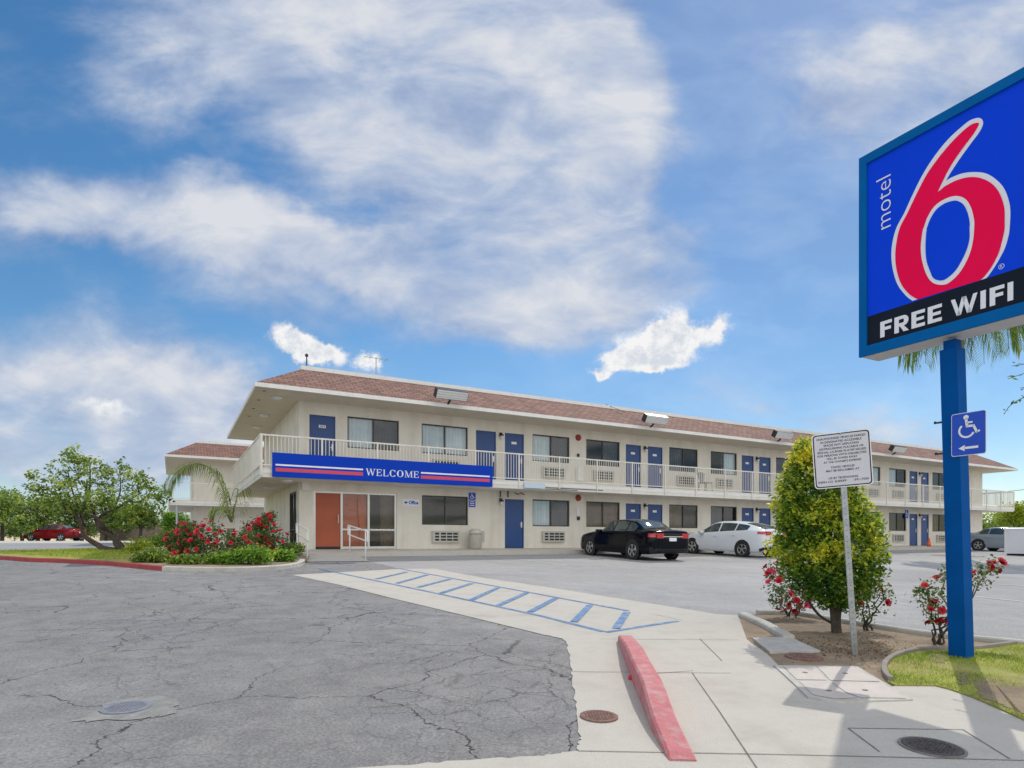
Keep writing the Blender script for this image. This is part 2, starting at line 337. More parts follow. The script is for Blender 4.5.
def box(bm, a, b, mi=0):
    x0, x1 = sorted((a[0], b[0])); y0, y1 = sorted((a[1], b[1])); z0, z1 = sorted((a[2], b[2]))
    v = [bm.verts.new(q) for q in ((x0, y0, z0), (x1, y0, z0), (x1, y1, z0), (x0, y1, z0), (x0, y0, z1), (x1, y0, z1), (x1, y1, z1), (x0, y1, z1))]
    for f in ((0, 3, 2, 1), (4, 5, 6, 7), (0, 1, 5, 4), (1, 2, 6, 5), (2, 3, 7, 6), (3, 0, 4, 7)):
        bm.faces.new([v[i] for i in f]).material_index = mi
    return v
def quad(bm, *pts, mi=0):
    f = bm.faces.new([bm.verts.new(q) for q in pts]); f.material_index = mi; return f
def bevel(bm, w, seg=1):
    bmesh.ops.bevel(bm, geom=[e for e in bm.edges if len(e.link_faces) == 2 and e.calc_face_angle(0) > .5], offset=w, segments=seg, affect='EDGES', profile=.5)
def tube(bm, pts, rads, seg=8, cap=True, mi=0):
    pts = [Vector(p) for p in pts]; rings = []
    if not hasattr(rads, '__len__'): rads = [rads] * len(pts)
    prev = None
    for i, p in enumerate(pts):
        t = (pts[min(i + 1, len(pts) - 1)] - pts[max(i - 1, 0)]).normalized()
        if prev is None:
            a = t.orthogonal().normalized()
        else:
            a = (prev - t * prev.dot(t));  a = a.normalized() if a.length > 1e-5 else t.orthogonal().normalized()
        prev = a; b = t.cross(a)
        rings.append([bm.verts.new(p + (a * math.cos(2 * PI * k / seg) + b * math.sin(2 * PI * k / seg)) * rads[i]) for k in range(seg)])
    for i in range(len(rings) - 1):
        for k in range(seg):
            bm.faces.new((rings[i][k], rings[i][(k + 1) % seg], rings[i + 1][(k + 1) % seg], rings[i + 1][k])).material_index = mi
    if cap:
        bm.faces.new(list(reversed(rings[0]))).material_index = mi; bm.faces.new(rings[-1]).material_index = mi
def lathe(bm, prof, c=(0, 0, 0), seg=20, axis='Z', mi=0):
    c = Vector(c); rings = []
    for r, h in prof:
        ring = []
        for k in range(seg):
            a = 2 * PI * k / seg
            q = Vector((r * math.cos(a), r * math.sin(a), h)) if axis == 'Z' else Vector((r * math.cos(a), h, r * math.sin(a)))
            ring.append(bm.verts.new(c + q))
        rings.append(ring)
    for i in range(len(rings) - 1):
        for k in range(seg):
            bm.faces.new((rings[i][k], rings[i][(k + 1) % seg], rings[i + 1][(k + 1) % seg], rings[i + 1][k])).material_index = mi
    if prof[0][0] > 1e-4: bm.faces.new(rings[0])
    if prof[-1][0] > 1e-4: bm.faces.new(rings[-1])
    bmesh.ops.remove_doubles(bm, verts=bm.verts, dist=1e-6)
def fixn(bm): bmesh.ops.recalc_face_normals(bm, faces=bm.faces); return bm
def sheet(name, pts, dz, m, label=None, kind='structure', skirt=0.0, parent=None):
    """flat ground cover following the fall of the site"""
    bm = BM(); f = bm.faces.new([bm.verts.new((p[0], p[1], 0)) for p in pts])
    if f.normal.z < 0 or (f.normal_update() or f.normal.z < 0): f.normal_flip()
    for n0 in (-30, 21.3, 59.2):
        bmesh.ops.bisect_plane(bm, geom=bm.verts[:] + bm.edges[:] + bm.faces[:], plane_co=V * n0, plane_no=V)
    bmesh.ops.triangulate(bm, faces=bm.faces)
    for v in bm.verts: v.co.z = gxy(v.co.x, v.co.y) + dz
    if skirt > 0:
        ed = [e for e in bm.edges if len(e.link_faces) == 1]
        r = bmesh.ops.extrude_edge_only(bm, edges=ed)
        for v in [g for g in r['geom'] if isinstance(g, bmesh.types.BMVert)]: v.co.z -= skirt
        fixn(bm)
    o = obj(name, bm, m, parent)
    if kind: o['kind'] = kind
    return o
def ribbon_prism(name, pts, w, h, m, z0=-.03, bev=.015, ends=None, side=1):
    """a kerb along a line of ground points; w to the given side; ends: heights per point"""
    bm = BM(); rings = []
    pts = [Vector((p[0], p[1], 0)) for p in pts]
    for i, p in enumerate(pts):
        t = (pts[min(i + 1, len(pts) - 1)] - pts[max(i - 1, 0)]).normalized(); nrm = Vector((t.y, -t.x, 0)) * side
        hh = h if ends is None else ends[i]
        q = p + nrm * w; za = gxy(p.x, p.y); zb = gxy(q.x, q.y); b = min(bev, hh * .4)
        prof = [(p, za + z0), (p, za + hh - b), (p + nrm * b, za + hh), (q - nrm * b, zb + hh), (q, zb + hh - b), (q, zb + z0)]
        rings.append([bm.verts.new((k.x, k.y, z)) for k, z in prof])
    for i in range(len(rings) - 1):
        for k in range(5): bm.faces.new((rings[i][k], rings[i][k + 1], rings[i + 1][k + 1], rings[i + 1][k]))
    bm.faces.new(rings[0]); bm.faces.new(rings[-1]); fixn(bm)
    return bm
def smooth_line(pts, sub=6, closed=False):
    pts = [Vector(p) for p in pts]; n = len(pts); out = []
    rng = range(n) if closed else range(n - 1)
    for i in rng:
        if closed: a, b, c, d = pts[(i - 1) % n], pts[i], pts[(i + 1) % n], pts[(i + 2) % n]
        else: a, b, c, d = pts[max(i - 1, 0)], pts[i], pts[i + 1], pts[min(i + 2, n - 1)]
        for k in range(sub):
            t = k / sub
            out.append(.5 * ((2 * b) + (c - a) * t + (2 * a - 5 * b + 4 * c - d) * t * t + (3 * b - 3 * c + d - a) * t ** 3))
    if not closed: out.append(pts[-1])
    return out
def text2d(s, bold=0.0):
    cu = bpy.data.curves.new('t', 'FONT'); cu.body = s; cu.size = 1; cu.offset = bold; cu.resolution_u = 3; cu.fill_mode = 'FRONT'
    o = bpy.data.objects.new('t', cu); COL.objects.link(o); bpy.context.view_layer.update()
    me = bpy.data.meshes.new_from_object(o.evaluated_get(bpy.context.evaluated_depsgraph_get()))
    vs = np.array([v.co[:2] for v in me.vertices]); fs = [tuple(p.vertices) for p in me.polygons]
    bpy.data.objects.remove(o); bpy.data.curves.remove(cu); bpy.data.meshes.remove(me)
    vs -= vs.min(axis=0); return vs, fs
def text_bm(bm, s, o, ex, ey, w, h, bold=0.0, mi=0):
    """write s into the rectangle from o, w along ex, h along ey"""
    vs, fs = text2d(s, bold); mx = vs.max(axis=0); o, ex, ey = Vector(o), Vector(ex), Vector(ey)
    vv = [bm.verts.new(o + ex * (v[0] / mx[0] * w) + ey * (v[1] / mx[1] * h)) for v in vs]
    for f in fs:
        try: bm.faces.new([vv[i] for i in f]).material_index = mi
        except ValueError: pass
def mesh_from(name, verts, faces, var=None):
    me = bpy.data.meshes.new(name); me.from_pydata([tuple(v) for v in verts], [], faces)
    if var is not None:
        a = me.attributes.new('var', 'FLOAT', 'FACE'); a.data.foreach_set('value', np.asarray(var, dtype=np.float32))
    return me

# ------------------------------------------------------------------ ground, pavements, paint
def ground_sheets():
    bm = BM(); ns = [-3000, -30, 21.3, 59.2, 5000]
    for i in range(4):
        a, b = ns[i], ns[i + 1]
        quad(bm, SG(-4000, a), SG(4000, a), SG(4000, b), SG(-4000, b))
    bmesh.ops.remove_doubles(bm, verts=bm.verts, dist=.001)
    obj('parking_lot', bm, M_lot)['kind'] = 'structure'
    # older, cracked asphalt of the driveway in front
    east = [G(400, 571), G(437, 568.6)]
    drv = [SG(-60, -12), SG(9, -12), SG(5.2, 14.9), SG(5.3, 20), SG(3.5, 20.2)] + [SG(-4.2, 22), SG(-60, 31)]
    sheet('driveway', drv, .004, M_asph)
    # concrete: pavement, driveway apron and the step-free path, one pour with scored joints
    apron = [(292, 575.3), (340, 585.5), (397, 600), (468, 617), (540, 634.6), (562, 639.5), (567, 644), (571, 668), (575, 700), (580, 738), (578, 752), (545, 757), (480, 761), (380, 768)]
    rag = []
    random.seed(4)
    ap = [G(*p) for p in apron]
    for i, p in enumerate(ap[:-1]):
        q = ap[i + 1]; k = 1 if i < 4 else 9
        for j in range(k):
            r = p.lerp(q, j / k); am = 0 if i < 4 else .012
            rag.append(r + Vector((random.uniform(-am, am), random.uniform(-am, am), 0)))
    rag.append(ap[-1])
    a0 = rag[-1]; a00 = G(545, 757)
    far = a0 + (a0 - a00).normalized() * 14
    conc = rag + [far, far + Vector((-2, -8, 0)), SG(16, -12), SG(16, -1.2)] + [G(1150, 772), G(1024, 722), G(1000, 711), G(975, 700), G(950, 691), G(935, 687.3), G(895, 687), G(882, 690), G(830, 672), G(782, 670), G(768, 655.5), G(747, 640.5), G(738, 616)]
    conc += [G(716, 614.5), G(625, 600), G(540, 586.5), G(480, 577.7), G(434, 569), G(400, 569.3)]
    sheet('pavement', conc, .010, M_concrete)
    bm = BM()
    def line(a, b, w, dz=.014, target=None):
        a, b = Vector(a), Vector(b); t = (b - a).normalized(); s = Vector((t.y, -t.x, 0)) * w / 2
        q = [a - s, b - s, b + s, a + s]; quad(target, *[Vector((k.x, k.y, gxy(k.x, k.y) + dz)) for k in q])
    for a, b in [((570, 673), (1024, 678)), ((640, 676), (693, 672)), ((692, 674), (720, 714)), ((720, 714), (758, 772)),
                 ((578, 753), (800, 757)), ((800, 757), (1040, 763)), ((600, 640), (738, 641)), ((700, 640), (722, 662)), ((848, 730), (963, 731.5)), ((963, 731.5), (1010, 761)), ((848, 730), (880, 754)), ((655, 615.5), (682, 621))]:
        if a[0] == 570: b = (731, 674.5)
        line(G(*a), G(*b), .008, .0135, bm)
    obj('pavement_joints', bm, M_joint)['kind'] = 'structure'
    bm = BM()
    poly = [((320, 569.5), (336, 572.9)), ((336, 572.9), (446, 596)), ((446, 596), (540, 616.6)), ((540, 616.6), (603, 632.5)), ((399, 569), (480, 584)), ((480, 584), (540, 595)), ((540, 595), (628, 611.6)), ((606, 633.2), (677, 622.0))]
    for a, b in poly: line(G(*a), G(*b), .08, .0145, bm)
    bars = [((407, 572.5), (376, 579.7)), ((427.5, 575.4), (397, 584)), ((450, 579.7), (418, 588)), ((472, 584), (441, 594)), ((498, 588.5), (471, 601)), ((527, 593.5), (497, 607)), ((556, 599), (530, 613)), ((590, 606), (574, 623)), ((627, 613), (616, 629.5))]
    for a, b in bars: line(G(*a), G(*b), .10, .0185, bm)
    # faint wheelchair symbol and bay edge in the lot
    obj('blue_markings', bm, M_paintblue)['kind'] = 'structure'
    bm = BM()
    for s in (10.4, 13.2, 17.6, 19.4, 23.2, 26.0): line(SG(s, 21.0), SG(s, 15.6), .09, .006, bm)
    for a, b in [((885, 579), (1024, 586)), ((930, 592), (1100, 610)), ((500, 563.5), (520, 563.5))]: line(G(*a), G(*b), .09, .006, bm)
    obj('white_markings', bm, M_paintwhite)['kind'] = 'structure'
    # planting bed
    bed = [G(738, 615), G(797, 615.5), G(865, 626), G(930, 636), G(1024, 645), G(1100, 655), G(1060, 650), G(975, 651), G(931, 652), G(909, 654), G(892, 660), G(883, 667), G(882, 675), G(888, 683), G(893, 688), G(880, 692), G(828, 674), G(768, 674), G(744, 641)]
    sheet('planting_bed', bed, .008, M_dirt)
    lawn = [G(1100, 656), G(1060, 650.5), G(1024, 644.5), G(975, 651), G(931, 652), G(909, 654), G(892, 660), G(883, 667), G(882, 675), G(888, 684), G(895, 687.2), G(935, 687.5), G(950, 691.3), G(975, 700.3), G(1000, 711.3), G(1024, 722.3), G(1150, 773)]
    sheet('lawn', lawn, .022, M_lawn, skirt=.05)
    # kerb walk along the front of the motel
    bm = BM(); xs = [-1.6, 60]
    def wz(n): return BZ - .05 * (BN - n)
    e = [(5.3, 21.25), (56, 21.25), (56, 34)]
    for (s0, s1) in [(3.55, 5.3), (5.3, 20), (20, 35), (35, 54)]:
        n0 = 21.25
        quad(bm, P(s0, n0, wz(n0)), P(s1, n0, wz(n0)), P(s1, 22.75, wz(22.75)), P(s0, 22.75, wz(22.75)))
        if s0 > 4: quad(bm, P(s0, n0, wz(n0)), P(s1, n0, wz(n0)), P(s1, n0 - .02, gz(n0) - .05), P(s0, n0 - .02, gz(n0) - .05))
    quad(bm, P(54, 21.25, wz(21.25)), P(54, 33, wz(22.7)), P(50.2, 33, wz(22.75)), P(50.2, 22.75, wz(22.75)))
    # ramp
    quad(bm, P(3.55, 21.25, wz(21.25)), P(5.3, 21.25, wz(21.25)), P(5.3, 18.75, gz(18.75) + .012), P(3.45, 18.9, gz(18.9) + .012))
    quad(bm, P(5.3, 21.25, wz(21.25)), P(5.3, 18.75, gz(18.75) + .012), P(5.32, 18.75, gz(18.75) - .05), P(5.32, 21.25, gz(21.25) - .05))
    quad(bm, P(3.55, 21.25, wz(21.25)), P(3.45, 18.9, gz(18.9) + .012), P(3.43, 18.9, gz(18.9) - .05), P(3.53, 21.25, gz(21.25) - .05))
    fixn(bm); obj('walkway', bm, M_concrete)['kind'] = 'structure'
    # lawn and bed on the left, held by a painted kerb
    kp = [G(-260, 544.5), G(-120, 550), (G(0, 559.8)), G(60, 563), G(110, 566), G(162, 571.2)]
    kw = [G(162, 571.2), G(200, 572), G(235, 572), G(268, 570.6), G(290, 568.6), G(302, 566), G(305, 562.5)]
    far_l = [SG(3.86, 20.6), SG(3.86, 30.4), G(175, 547), G(117, 549), G(60, 551.3), G(0, 552.6), G(-150, 547.5), G(-260, 544.0)]
    isl = [p + V * .05 for p in kp[:-1]] + [p + V * .06 for p in smooth_line(kw, 4)] + far_l
    sheet('grass_verge', isl, .085, M_lawn, skirt=.07)
    bed2 = [G(128, 563), G(140, 568.6), G(162, 570.6)] + smooth_line([p + (Vector((0, .12, 0))) for p in kw], 3)[1:-1] + [SG(3.84, 20.4), SG(3.84, 29), SG(-.5, 29.2), G(135, 557)]
    sheet('planting_bed', bed2, .094, M_dirt)
    bm = ribbon_prism('kerb', smooth_line(kp, 4), .15, .11, M_redkerb, side=-1)
    tag(obj('kerb', bm, M_redkerb), 'long dark red painted kerb edging the grass under the leaning tree', 'kerb')
    bm = ribbon_prism('kerb', smooth_line(kw, 4), .15, .11, M_concrete2, side=-1)
    tag(obj('kerb', bm, M_concrete2), 'unpainted grey kerb curving around the red rose bushes by the entrance', 'kerb')
    sheet('road', [SG(-90, 32.2), SG(-1.5, 31.8), SG(-1.0, 41), SG(-1, 48), SG(-90, 52)], .004, asphalt_mat('road_asphalt', (.31, .31, .315), 0.0))
    sheet('pavement', [SG(-90, 52.5), SG(-1, 48.5), SG(-.9, 60), SG(-90, 60)], .006, M_concrete2)
    sheet('lawn', [P(48, 24.5), P(70, 21), P(72, 24), P(56, 27)], .02, mat('lawn_green', (.17, .26, .05), .95, .3, 2))
ground_sheets()

# ------------------------------------------------------------------ the motel
rnd = random.Random(11)
def motel(name, s0, n0, z0, length, depth, label, front):
    """local x along the front, y back from the front wall, z up from the lower floor"""
    R = thing(name, P(s0, n0, z0), label, 'building', None, ROTZ)
    F2 = 2.68; OV = 1.30; OE = 1.38; SOF = 5.23
    # --- front wall with openings
    ops = front['openings']                                          # (x0,x1,z0,z1)
    xs = sorted({0.0, length} | {o[0] for o in ops} | {o[1] for o in ops}); zs = sorted({-.35, SOF, 2.40, F2} | {o[2] for o in ops} | {o[3] for o in ops})
    bm = BM()
    for i in range(len(xs) - 1):
        for j in range(len(zs) - 1):
            cx = (xs[i] + xs[i + 1]) / 2; cz = (zs[j] + zs[j + 1]) / 2
            if any(o[0] < cx < o[1] and o[2] < cz < o[3] for o in ops): continue
            quad(bm, (xs[i], 0, zs[j]), (xs[i + 1], 0, zs[j]), (xs[i + 1], 0, zs[j + 1]), (xs[i], 0, zs[j + 1]))
    bmesh.ops.remove_doubles(bm, verts=bm.verts, dist=1e-5)
    ed = [e for e in bm.edges if len(e.link_faces) == 1]
    r = bmesh.ops.extrude_edge_only(bm, edges=ed)
    for v in [g for g in r['geom'] if isinstance(g, bmesh.types.BMVert)]: v.co.y = .16
    fixn(bm); obj('front_wall', bm, M_stucco, R)
    # --- end and rear walls
    bm = BM(); eo = front.get('end_open')
    ys = sorted({.16, depth} | ({eo[0], eo[1]} if eo else set())); zs = sorted({-.35, SOF} | ({eo[2], eo[3]} if eo else set()))
    for i in range(len(ys) - 1):
        for j in range(len(zs) - 1):
            cy = (ys[i] + ys[i + 1]) / 2; cz = (zs[j] + zs[j + 1]) / 2
            if eo and eo[0] < cy < eo[1] and eo[2] < cz < eo[3]: continue
            quad(bm, (0, ys[i], zs[j]), (0, ys[i + 1], zs[j]), (0, ys[i + 1], zs[j + 1]), (0, ys[i], zs[j + 1]))
    quad(bm, (length, .16, -.35), (length, depth, -.35), (length, depth, SOF), (length, .16, SOF))
    quad(bm, (0, depth, -.35), (length, depth, -.35), (length, depth, SOF), (0, depth, SOF))
    obj('end_wall', bm, M_stucco, R)
    # rooms behind the glass: floors and a back wall
    bm = BM(); quad(bm, (0.05, 4.6, 0), (length - .05, 4.6, 0), (length - .05, 4.6, SOF), (0.05, 4.6, SOF))
    for z in (.0, F2 - .02): quad(bm, (.05, .17, z), (length - .05, .17, z), (length - .05, 4.6, z), (.05, 4.6, z))
    if front.get('rooms'):
        for xw in front['rooms']: quad(bm, (xw, .17, 0), (xw, 4.6, 0), (xw, 4.6, SOF), (xw, .17, SOF))
    obj('room_interior', bm, mat('room_paint', (.30, .26, .22), .9, .1), R)
    # --- balcony slab: front and both ends
    bm = BM()
    box(bm, (-OE, -OV, 2.36), (length + OE, -.003, F2)); box(bm, (-OE, 0, 2.36), (-.003, depth - .5, F2)); box(bm, (length + .003, 0, 2.36), (length + OE, depth - .5, F2))
    obj('balcony_slab', bm, M_trim, R)
    bm = BM()
    for (a, b) in (((-OE - .012, -OV - .012, 2.50), (length + OE + .012, -OV - .001, 2.60)), ((-OE - .012, -OV + .001, 2.50), (-OE - .001, depth - .5, 2.60))): box(bm, a, b)
    obj('edge_moulding', bm, M_white, R)
    # --- railings, one section per bay
    def rail_section(w):
        bm = BM()
        box(bm, (0, -.022, 1.02), (w, .022, 1.07)); box(bm, (0, -.016, .055), (w, .016, .09)); box(bm, (-.025, -.025, -.26), (.025, .025, 1.075))
        n = max(2, round(w / .118))
        for k in range(1, n): x = w * k / n; box(bm, (x - .009, -.009, .09), (x + .009, .009, 1.02))
        return bm
    nb = max(2, round((length + 2 * OE) / 1.916)); w = (length + 2 * OE) / nb; first = None
    for k in range(nb):
        if first is None: first = obj('railing', rail_section(w), M_trim, R); first.location = (-OE, -OV - .03, F2)
        else: dup(first, R, (-OE + w * k, -OV - .03, F2))
    nb = 5; w = (depth - .5 + OV) / nb; r0 = obj('railing', rail_section(w), M_trim, R); r0.location = (-OE - .03, -OV, F2); r0.rotation_euler = (0, 0, PI / 2)
    for k in range(1, nb): dup(r0, R, (-OE - .03, -OV + w * k, F2))
    for k in range(nb): dup(r0, R, (length + OE + .03, -OV + w * k, F2))
    # --- roof
    ex0, ex1, ey0, ey1 = -1.60, length + 1.5, -1.52, depth + .55; A = 1.79; ZT = 6.43
    bm = BM(); ze = SOF + .10
    o = [(ex0, ey0, ze), (ex1, ey0, ze), (ex1, ey1, ze), (ex0, ey1, ze)]; t = [(ex0 + A, ey0 + A, ZT), (ex1 - A, ey0 + A, ZT), (ex1 - A, ey1 - A, ZT), (ex0 + A, ey1 - A, ZT)]
    uv = bm.loops.layers.uv.new('UVMap'); sl = math.hypot(A, ZT - ze)
    for i in range(4):
        j = (i + 1) % 4; f = quad(bm, o[i], o[j], t[j], t[i])
        ax = 0 if i % 2 == 0 else 1
        for l, vv in zip(f.loops, (0, 0, sl, sl)): l[uv].uv = (l.vert.co[ax] + i * 3.3, vv)
    roof = obj('roof', bm, M_shingle, R)
    bm = BM()
    quad(bm, *[(p[0], p[1], ZT - .01) for p in t])
    obj('roof_deck', bm, mat('roof_gravel', (.35, .34, .32), .95, .2), roof)
    bm = BM(); c0 = (ex0 + A, ey0 + A); c1 = (ex1 - A, ey1 - A); k = .09
    for a, b in (((c0[0] - k, c0[1] - k), (c1[0] + k, c0[1] + k)), ((c0[0] - k, c1[1] - k), (c1[0] + k, c1[1] + k)), ((c0[0] - k, c0[1] + k), (c0[0] + k, c1[1] - k)), ((c1[0] - k, c0[1] + k), (c1[0] + k, c1[1] - k))):
        box(bm, (a[0], a[1], ZT - .07), (b[0], b[1], ZT + .09))
    obj('roof_coping', bm, M_white, roof)
    bm = BM(); th = .05
    for a, b in (((ex0, ey0), (ex1, ey0 + th)), ((ex0, ey1 - th), (ex1, ey1)), ((ex0, ey0 + th), (ex0 + th, ey1 - th)), ((ex1 - th, ey0 + th), (ex1, ey1 - th))):
        box(bm, (a[0], a[1], SOF - .02), (b[0], b[1], ze + .015))
    obj('fascia', bm, M_white, roof)
    bm = BM(); e_ = .004
    quad(bm, (ex0 + th, ey0 + th, SOF), (ex1 - th, ey0 + th, SOF), (ex1 - th, ey1 - th, SOF), (ex0 + th, ey1 - th, SOF))
    obj('soffit', bm, M_soffit, roof)
    # --- windows
    protos = {}
    def win_parts(w, h, cl, cr):
        bm = BM(); f = .045
        for a, b in (((0, 0), (w, f)), ((0, h - f), (w, h)), ((0, f), (f, h - f)), ((w - f, f), (w, h - f)), ((w * .49, f), (w * .49 + f, h - f))): box(bm, (a[0], .045, a[1]), (b[0], .10, b[1]))
        wobj = obj('window', bm, M_bronze, R)
        for x0, x1 in ((f, w * .49), (w * .49 + f, w - f)):
            bm = BM(); quad(bm, (x0, .075, f), (x1, .075, f), (x1, .075, h - f), (x0, .075, h - f)); obj('pane', bm, M_glass, wobj)
        for x0, x1, m in ((0, w * .5, cl), (w * .5, w, cr)):
            if m is None: continue
            bm = BM(); n = 26
            for k in range(n):
                xa = x0 + (x1 - x0) * k / n; xb = x0 + (x1 - x0) * (k + 1) / n
                ya = .15 + .025 * math.sin(k * 1.7); yb = .15 + .025 * math.sin((k + 1) * 1.7)
                quad(bm, (xa, ya, .0), (xb, yb, .0), (xb, yb, h), (xa, ya, h))
            obj('curtain', bm, m, wobj, True)
        return wobj
    for (x0, z, w, h, cl, cr) in front['windows']:
        key = (round(w, 2), round(h, 2), cl and cl.name, cr and cr.name)
        if key in protos: dup(protos[key], R, (x0, 0, z))
        else:
            wo = win_parts(w, h, cl, cr); wo.location = (x0, 0, z); protos[key] = wo
    # --- doors
    dp = {}
    for (x0, z, w, h, num) in front['doors']:
        key = (round(w, 2), round(h, 2), num)
        if key in dp: dup(dp[key], R, (x0, 0, z)); continue
        bm = BM(); box(bm, (.035, .05, .02), (w - .035, .095, h - .03)); d = obj('door', bm, M_bluedoor, R)
        bm = BM()
        for a, b in (((0, 0), (.035, h)), ((w - .035, 0), (w, h)), ((.035, h - .03), (w - .035, h))): box(bm, (a[0], .03, a[1]), (b[0], .13, b[1]))
        obj('door_frame', bm, M_bluedoor, d)
        bm = BM(); box(bm, (w - .13, .035, .86), (w - .07, .05, 1.10)); box(bm, (w - .19, .005, .96), (w - .08, .02, .985)); box(bm, (w - .1, .02, .95), (w - .08, .036, .99)); obj('handle', bm, M_alu, d)
        if num is not None:
            bm = BM(); box(bm, (w / 2 - .12, .04, 1.66), (w / 2 + .12, .05, 1.76)); pl = obj('number_plate', bm, M_facewhite, d)
            if num:
                bm = BM(); text_bm(bm, num, (w / 2 - .085, .038, 1.675), (1, 0, 0), (0, 0, 1), .17, .07, .02); obj('number', bm, M_black, pl)
        d.location = (x0, 0, z); dp[key] = d
    # --- through-wall air conditioners
    ac = None
    for (x0, z) in front['acs']:
        if ac is not None: dup(ac, R, (x0, 0, z)); continue
        bm = BM(); box(bm, (0, -.10, 0), (1.13, -.002, .46)); bevel(bm, .012); ac = obj('air_conditioner', bm, M_acgrey, R)
        bm = BM()
        for (cx, cw) in ((.10, .17), (.34, .22), (.60, .22), (.86, .20)):
            for r_ in range(3): box(bm, (cx, -.104, .07 + r_ * .12), (cx + cw, -.098, .07 + r_ * .12 + .075))
        obj('grille', bm, M_black, ac); ac.location = (x0, 0, z)
    # --- wall lanterns, alarm bells, soffit lamps
    wl = None
    for (x, z) in front.get('lanterns', []):
        if wl is not None: dup(wl, R, (x, 0, z)); continue
        bm = BM(); box(bm, (-.06, -.05, -.02), (.06, -.002, .14)); lathe(bm, [(.07, .06), (.09, .03), (.075, .0)], (0, -.11, 0), 12); wl = obj('wall_lantern', bm, M_black, R)
        bm = BM(); lathe(bm, [(.001, -.15), (.05, -.14), (.062, -.08), (.062, -.001)], (0, -.11, 0), 12); obj('lantern_glass', bm, M_lens, wl, True); wl.location = (x, 0, z)
    ab = None
    for (x, z) in front.get('bells', []):
        if ab is not None: dup(ab, R, (x, 0, z)); continue
        bm = BM(); lathe(bm, [(.14, 0), (.14, -.03), (.12, -.075), (.06, -.10), (.001, -.105)], (0, 0, 0), 18, 'Y'); fixn(bm); ab = obj('alarm_bell', bm, M_red, R, True); ab.location = (x, -.002, z)
    sl_ = None
    for (x, y, z) in front.get('lamps', []):
        if sl_ is not None: dup(sl_, R, (x, y, z)); continue
        bm = BM(); lathe(bm, [(.19, -.002), (.19, -.03), (.15, -.075), (.06, -.09), (.001, -.092)], (0, 0, 0), 18); fixn(bm); sl_ = obj('ceiling_lamp', bm, M_lens, R, True); sl_.location = (x, y, z)
    for (x, z, w, h, d, m, nm) in front.get('boxes', []):
        bm = BM(); box(bm, (x, -d, z), (x + w, -.002, z + h)); bevel(bm, .01); obj(nm, bm, m, R)
    return R

def main_front():
    up, lo = 3.70, .93; WH = 1.14; fr = dict(openings=[], windows=[], doors=[], acs=[], lanterns=[], bells=[], boxes=[])
    CL, CG, CB = M_curt_l, M_curt_g, M_curt_b
    def win(x, z, w, cl, cr): fr['openings'].append((x, x + w, z, z + WH)); fr['windows'].append((x, z, w, WH, cl, cr))
    def door(x, z, num, h=2.1): fr['openings'].append((x, x + .91, z, z + h)); fr['doors'].append((x, z, .91, h, num))
    door(.35, 2.68, '201'); win(1.69, up, 1.94, CL, CG); win(4.54, up, 1.95, CL, CL)
    win(4.55, lo, 1.95, None, None)
    pal = [(CL, CG), (None, CG), (CG, None), (None, CL), (CG, CL), (CB, None), (None, CL), (CL, None), (CG, None), (None, CB)]
    pal2 = [(CL, CG), (CB, CB), (CB, None), (CG, None), (CB, None), (CL, CG), (None, CB), (CG, None), (CB, None), (CG, None)]
    i = 0
    for k in range(5):
        x = 6.85 + 7.65 * k
        door(x, 2.68, None if k == 0 else '', 2.1); door(x + 1.32, 2.68, '')
        if k > 0: door(x, 0.0, '', 2.04); door(x + 1.32, 0, '', 2.04)
        else: door(x + 1.32, 0.0, None, 2.04)
        fr['lanterns'] += [(x + 1.115, 4.62), (x + 1.115, 1.92)]
        for dx in (2.65, 5.42):
            if x + dx + 1.9 > 46.3: continue
            a, b = pal[i % 10]; win(x + dx, up, 1.88, a, b); a, b = pal2[i % 10]; win(x + dx, lo, 1.88, a, b); i += 1
            acx = x + dx + (.45 if dx < 3 else .35)
            fr['acs'] += [(acx, 3.02), (acx, .26)]
        fr['bells'] += [(x + 4.98, 4.86), (x + 4.98, 2.2)] if k in (0, 4) else []
        if k in (0, 4):
            fr['boxes'] += [(x + 4.92, 4.02, .10, .13, .06, M_black, 'junction_box'), (x + 4.86, 2.95, .34, .58, .14, M_white, 'extinguisher_cabinet'), (x + 4.92, 1.22, .12, .16, .06, M_black, 'junction_box'), (x + 4.88, 1.42, .14, .34, .05, M_white, 'switch_box')]
    fr['acs'] += [(4.95, 3.02), (4.95, .24)]
    fr['boxes'] += [(6.98, .28, .22, .42, .06, M_acgrey, 'outlet_cover'), (.08, 2.08, .30, .30, .16, M_white, 'light_box')]
    fr['lamps'] = [(-.75, -.2, 5.23), (-.75, 3.2, 5.23), (-.5, -.7, 2.36), (-.7, 2.2, 2.36), (-.7, 6, 5.23)]
    fr['openings'].append((.49, 3.55, .0, 2.09)); fr['end_open'] = (.55, 1.95, .12, 2.09)
    fr['rooms'] = [4.2, 11.8, 19.45, 27.1, 34.75, 42.4]
    return fr
MOTEL = motel('motel_building', BS, BN, BZ, 46.5, 9.5, 'long two storey cream motel with blue doors, white railed balcony and reddish shingle roof', main_front())
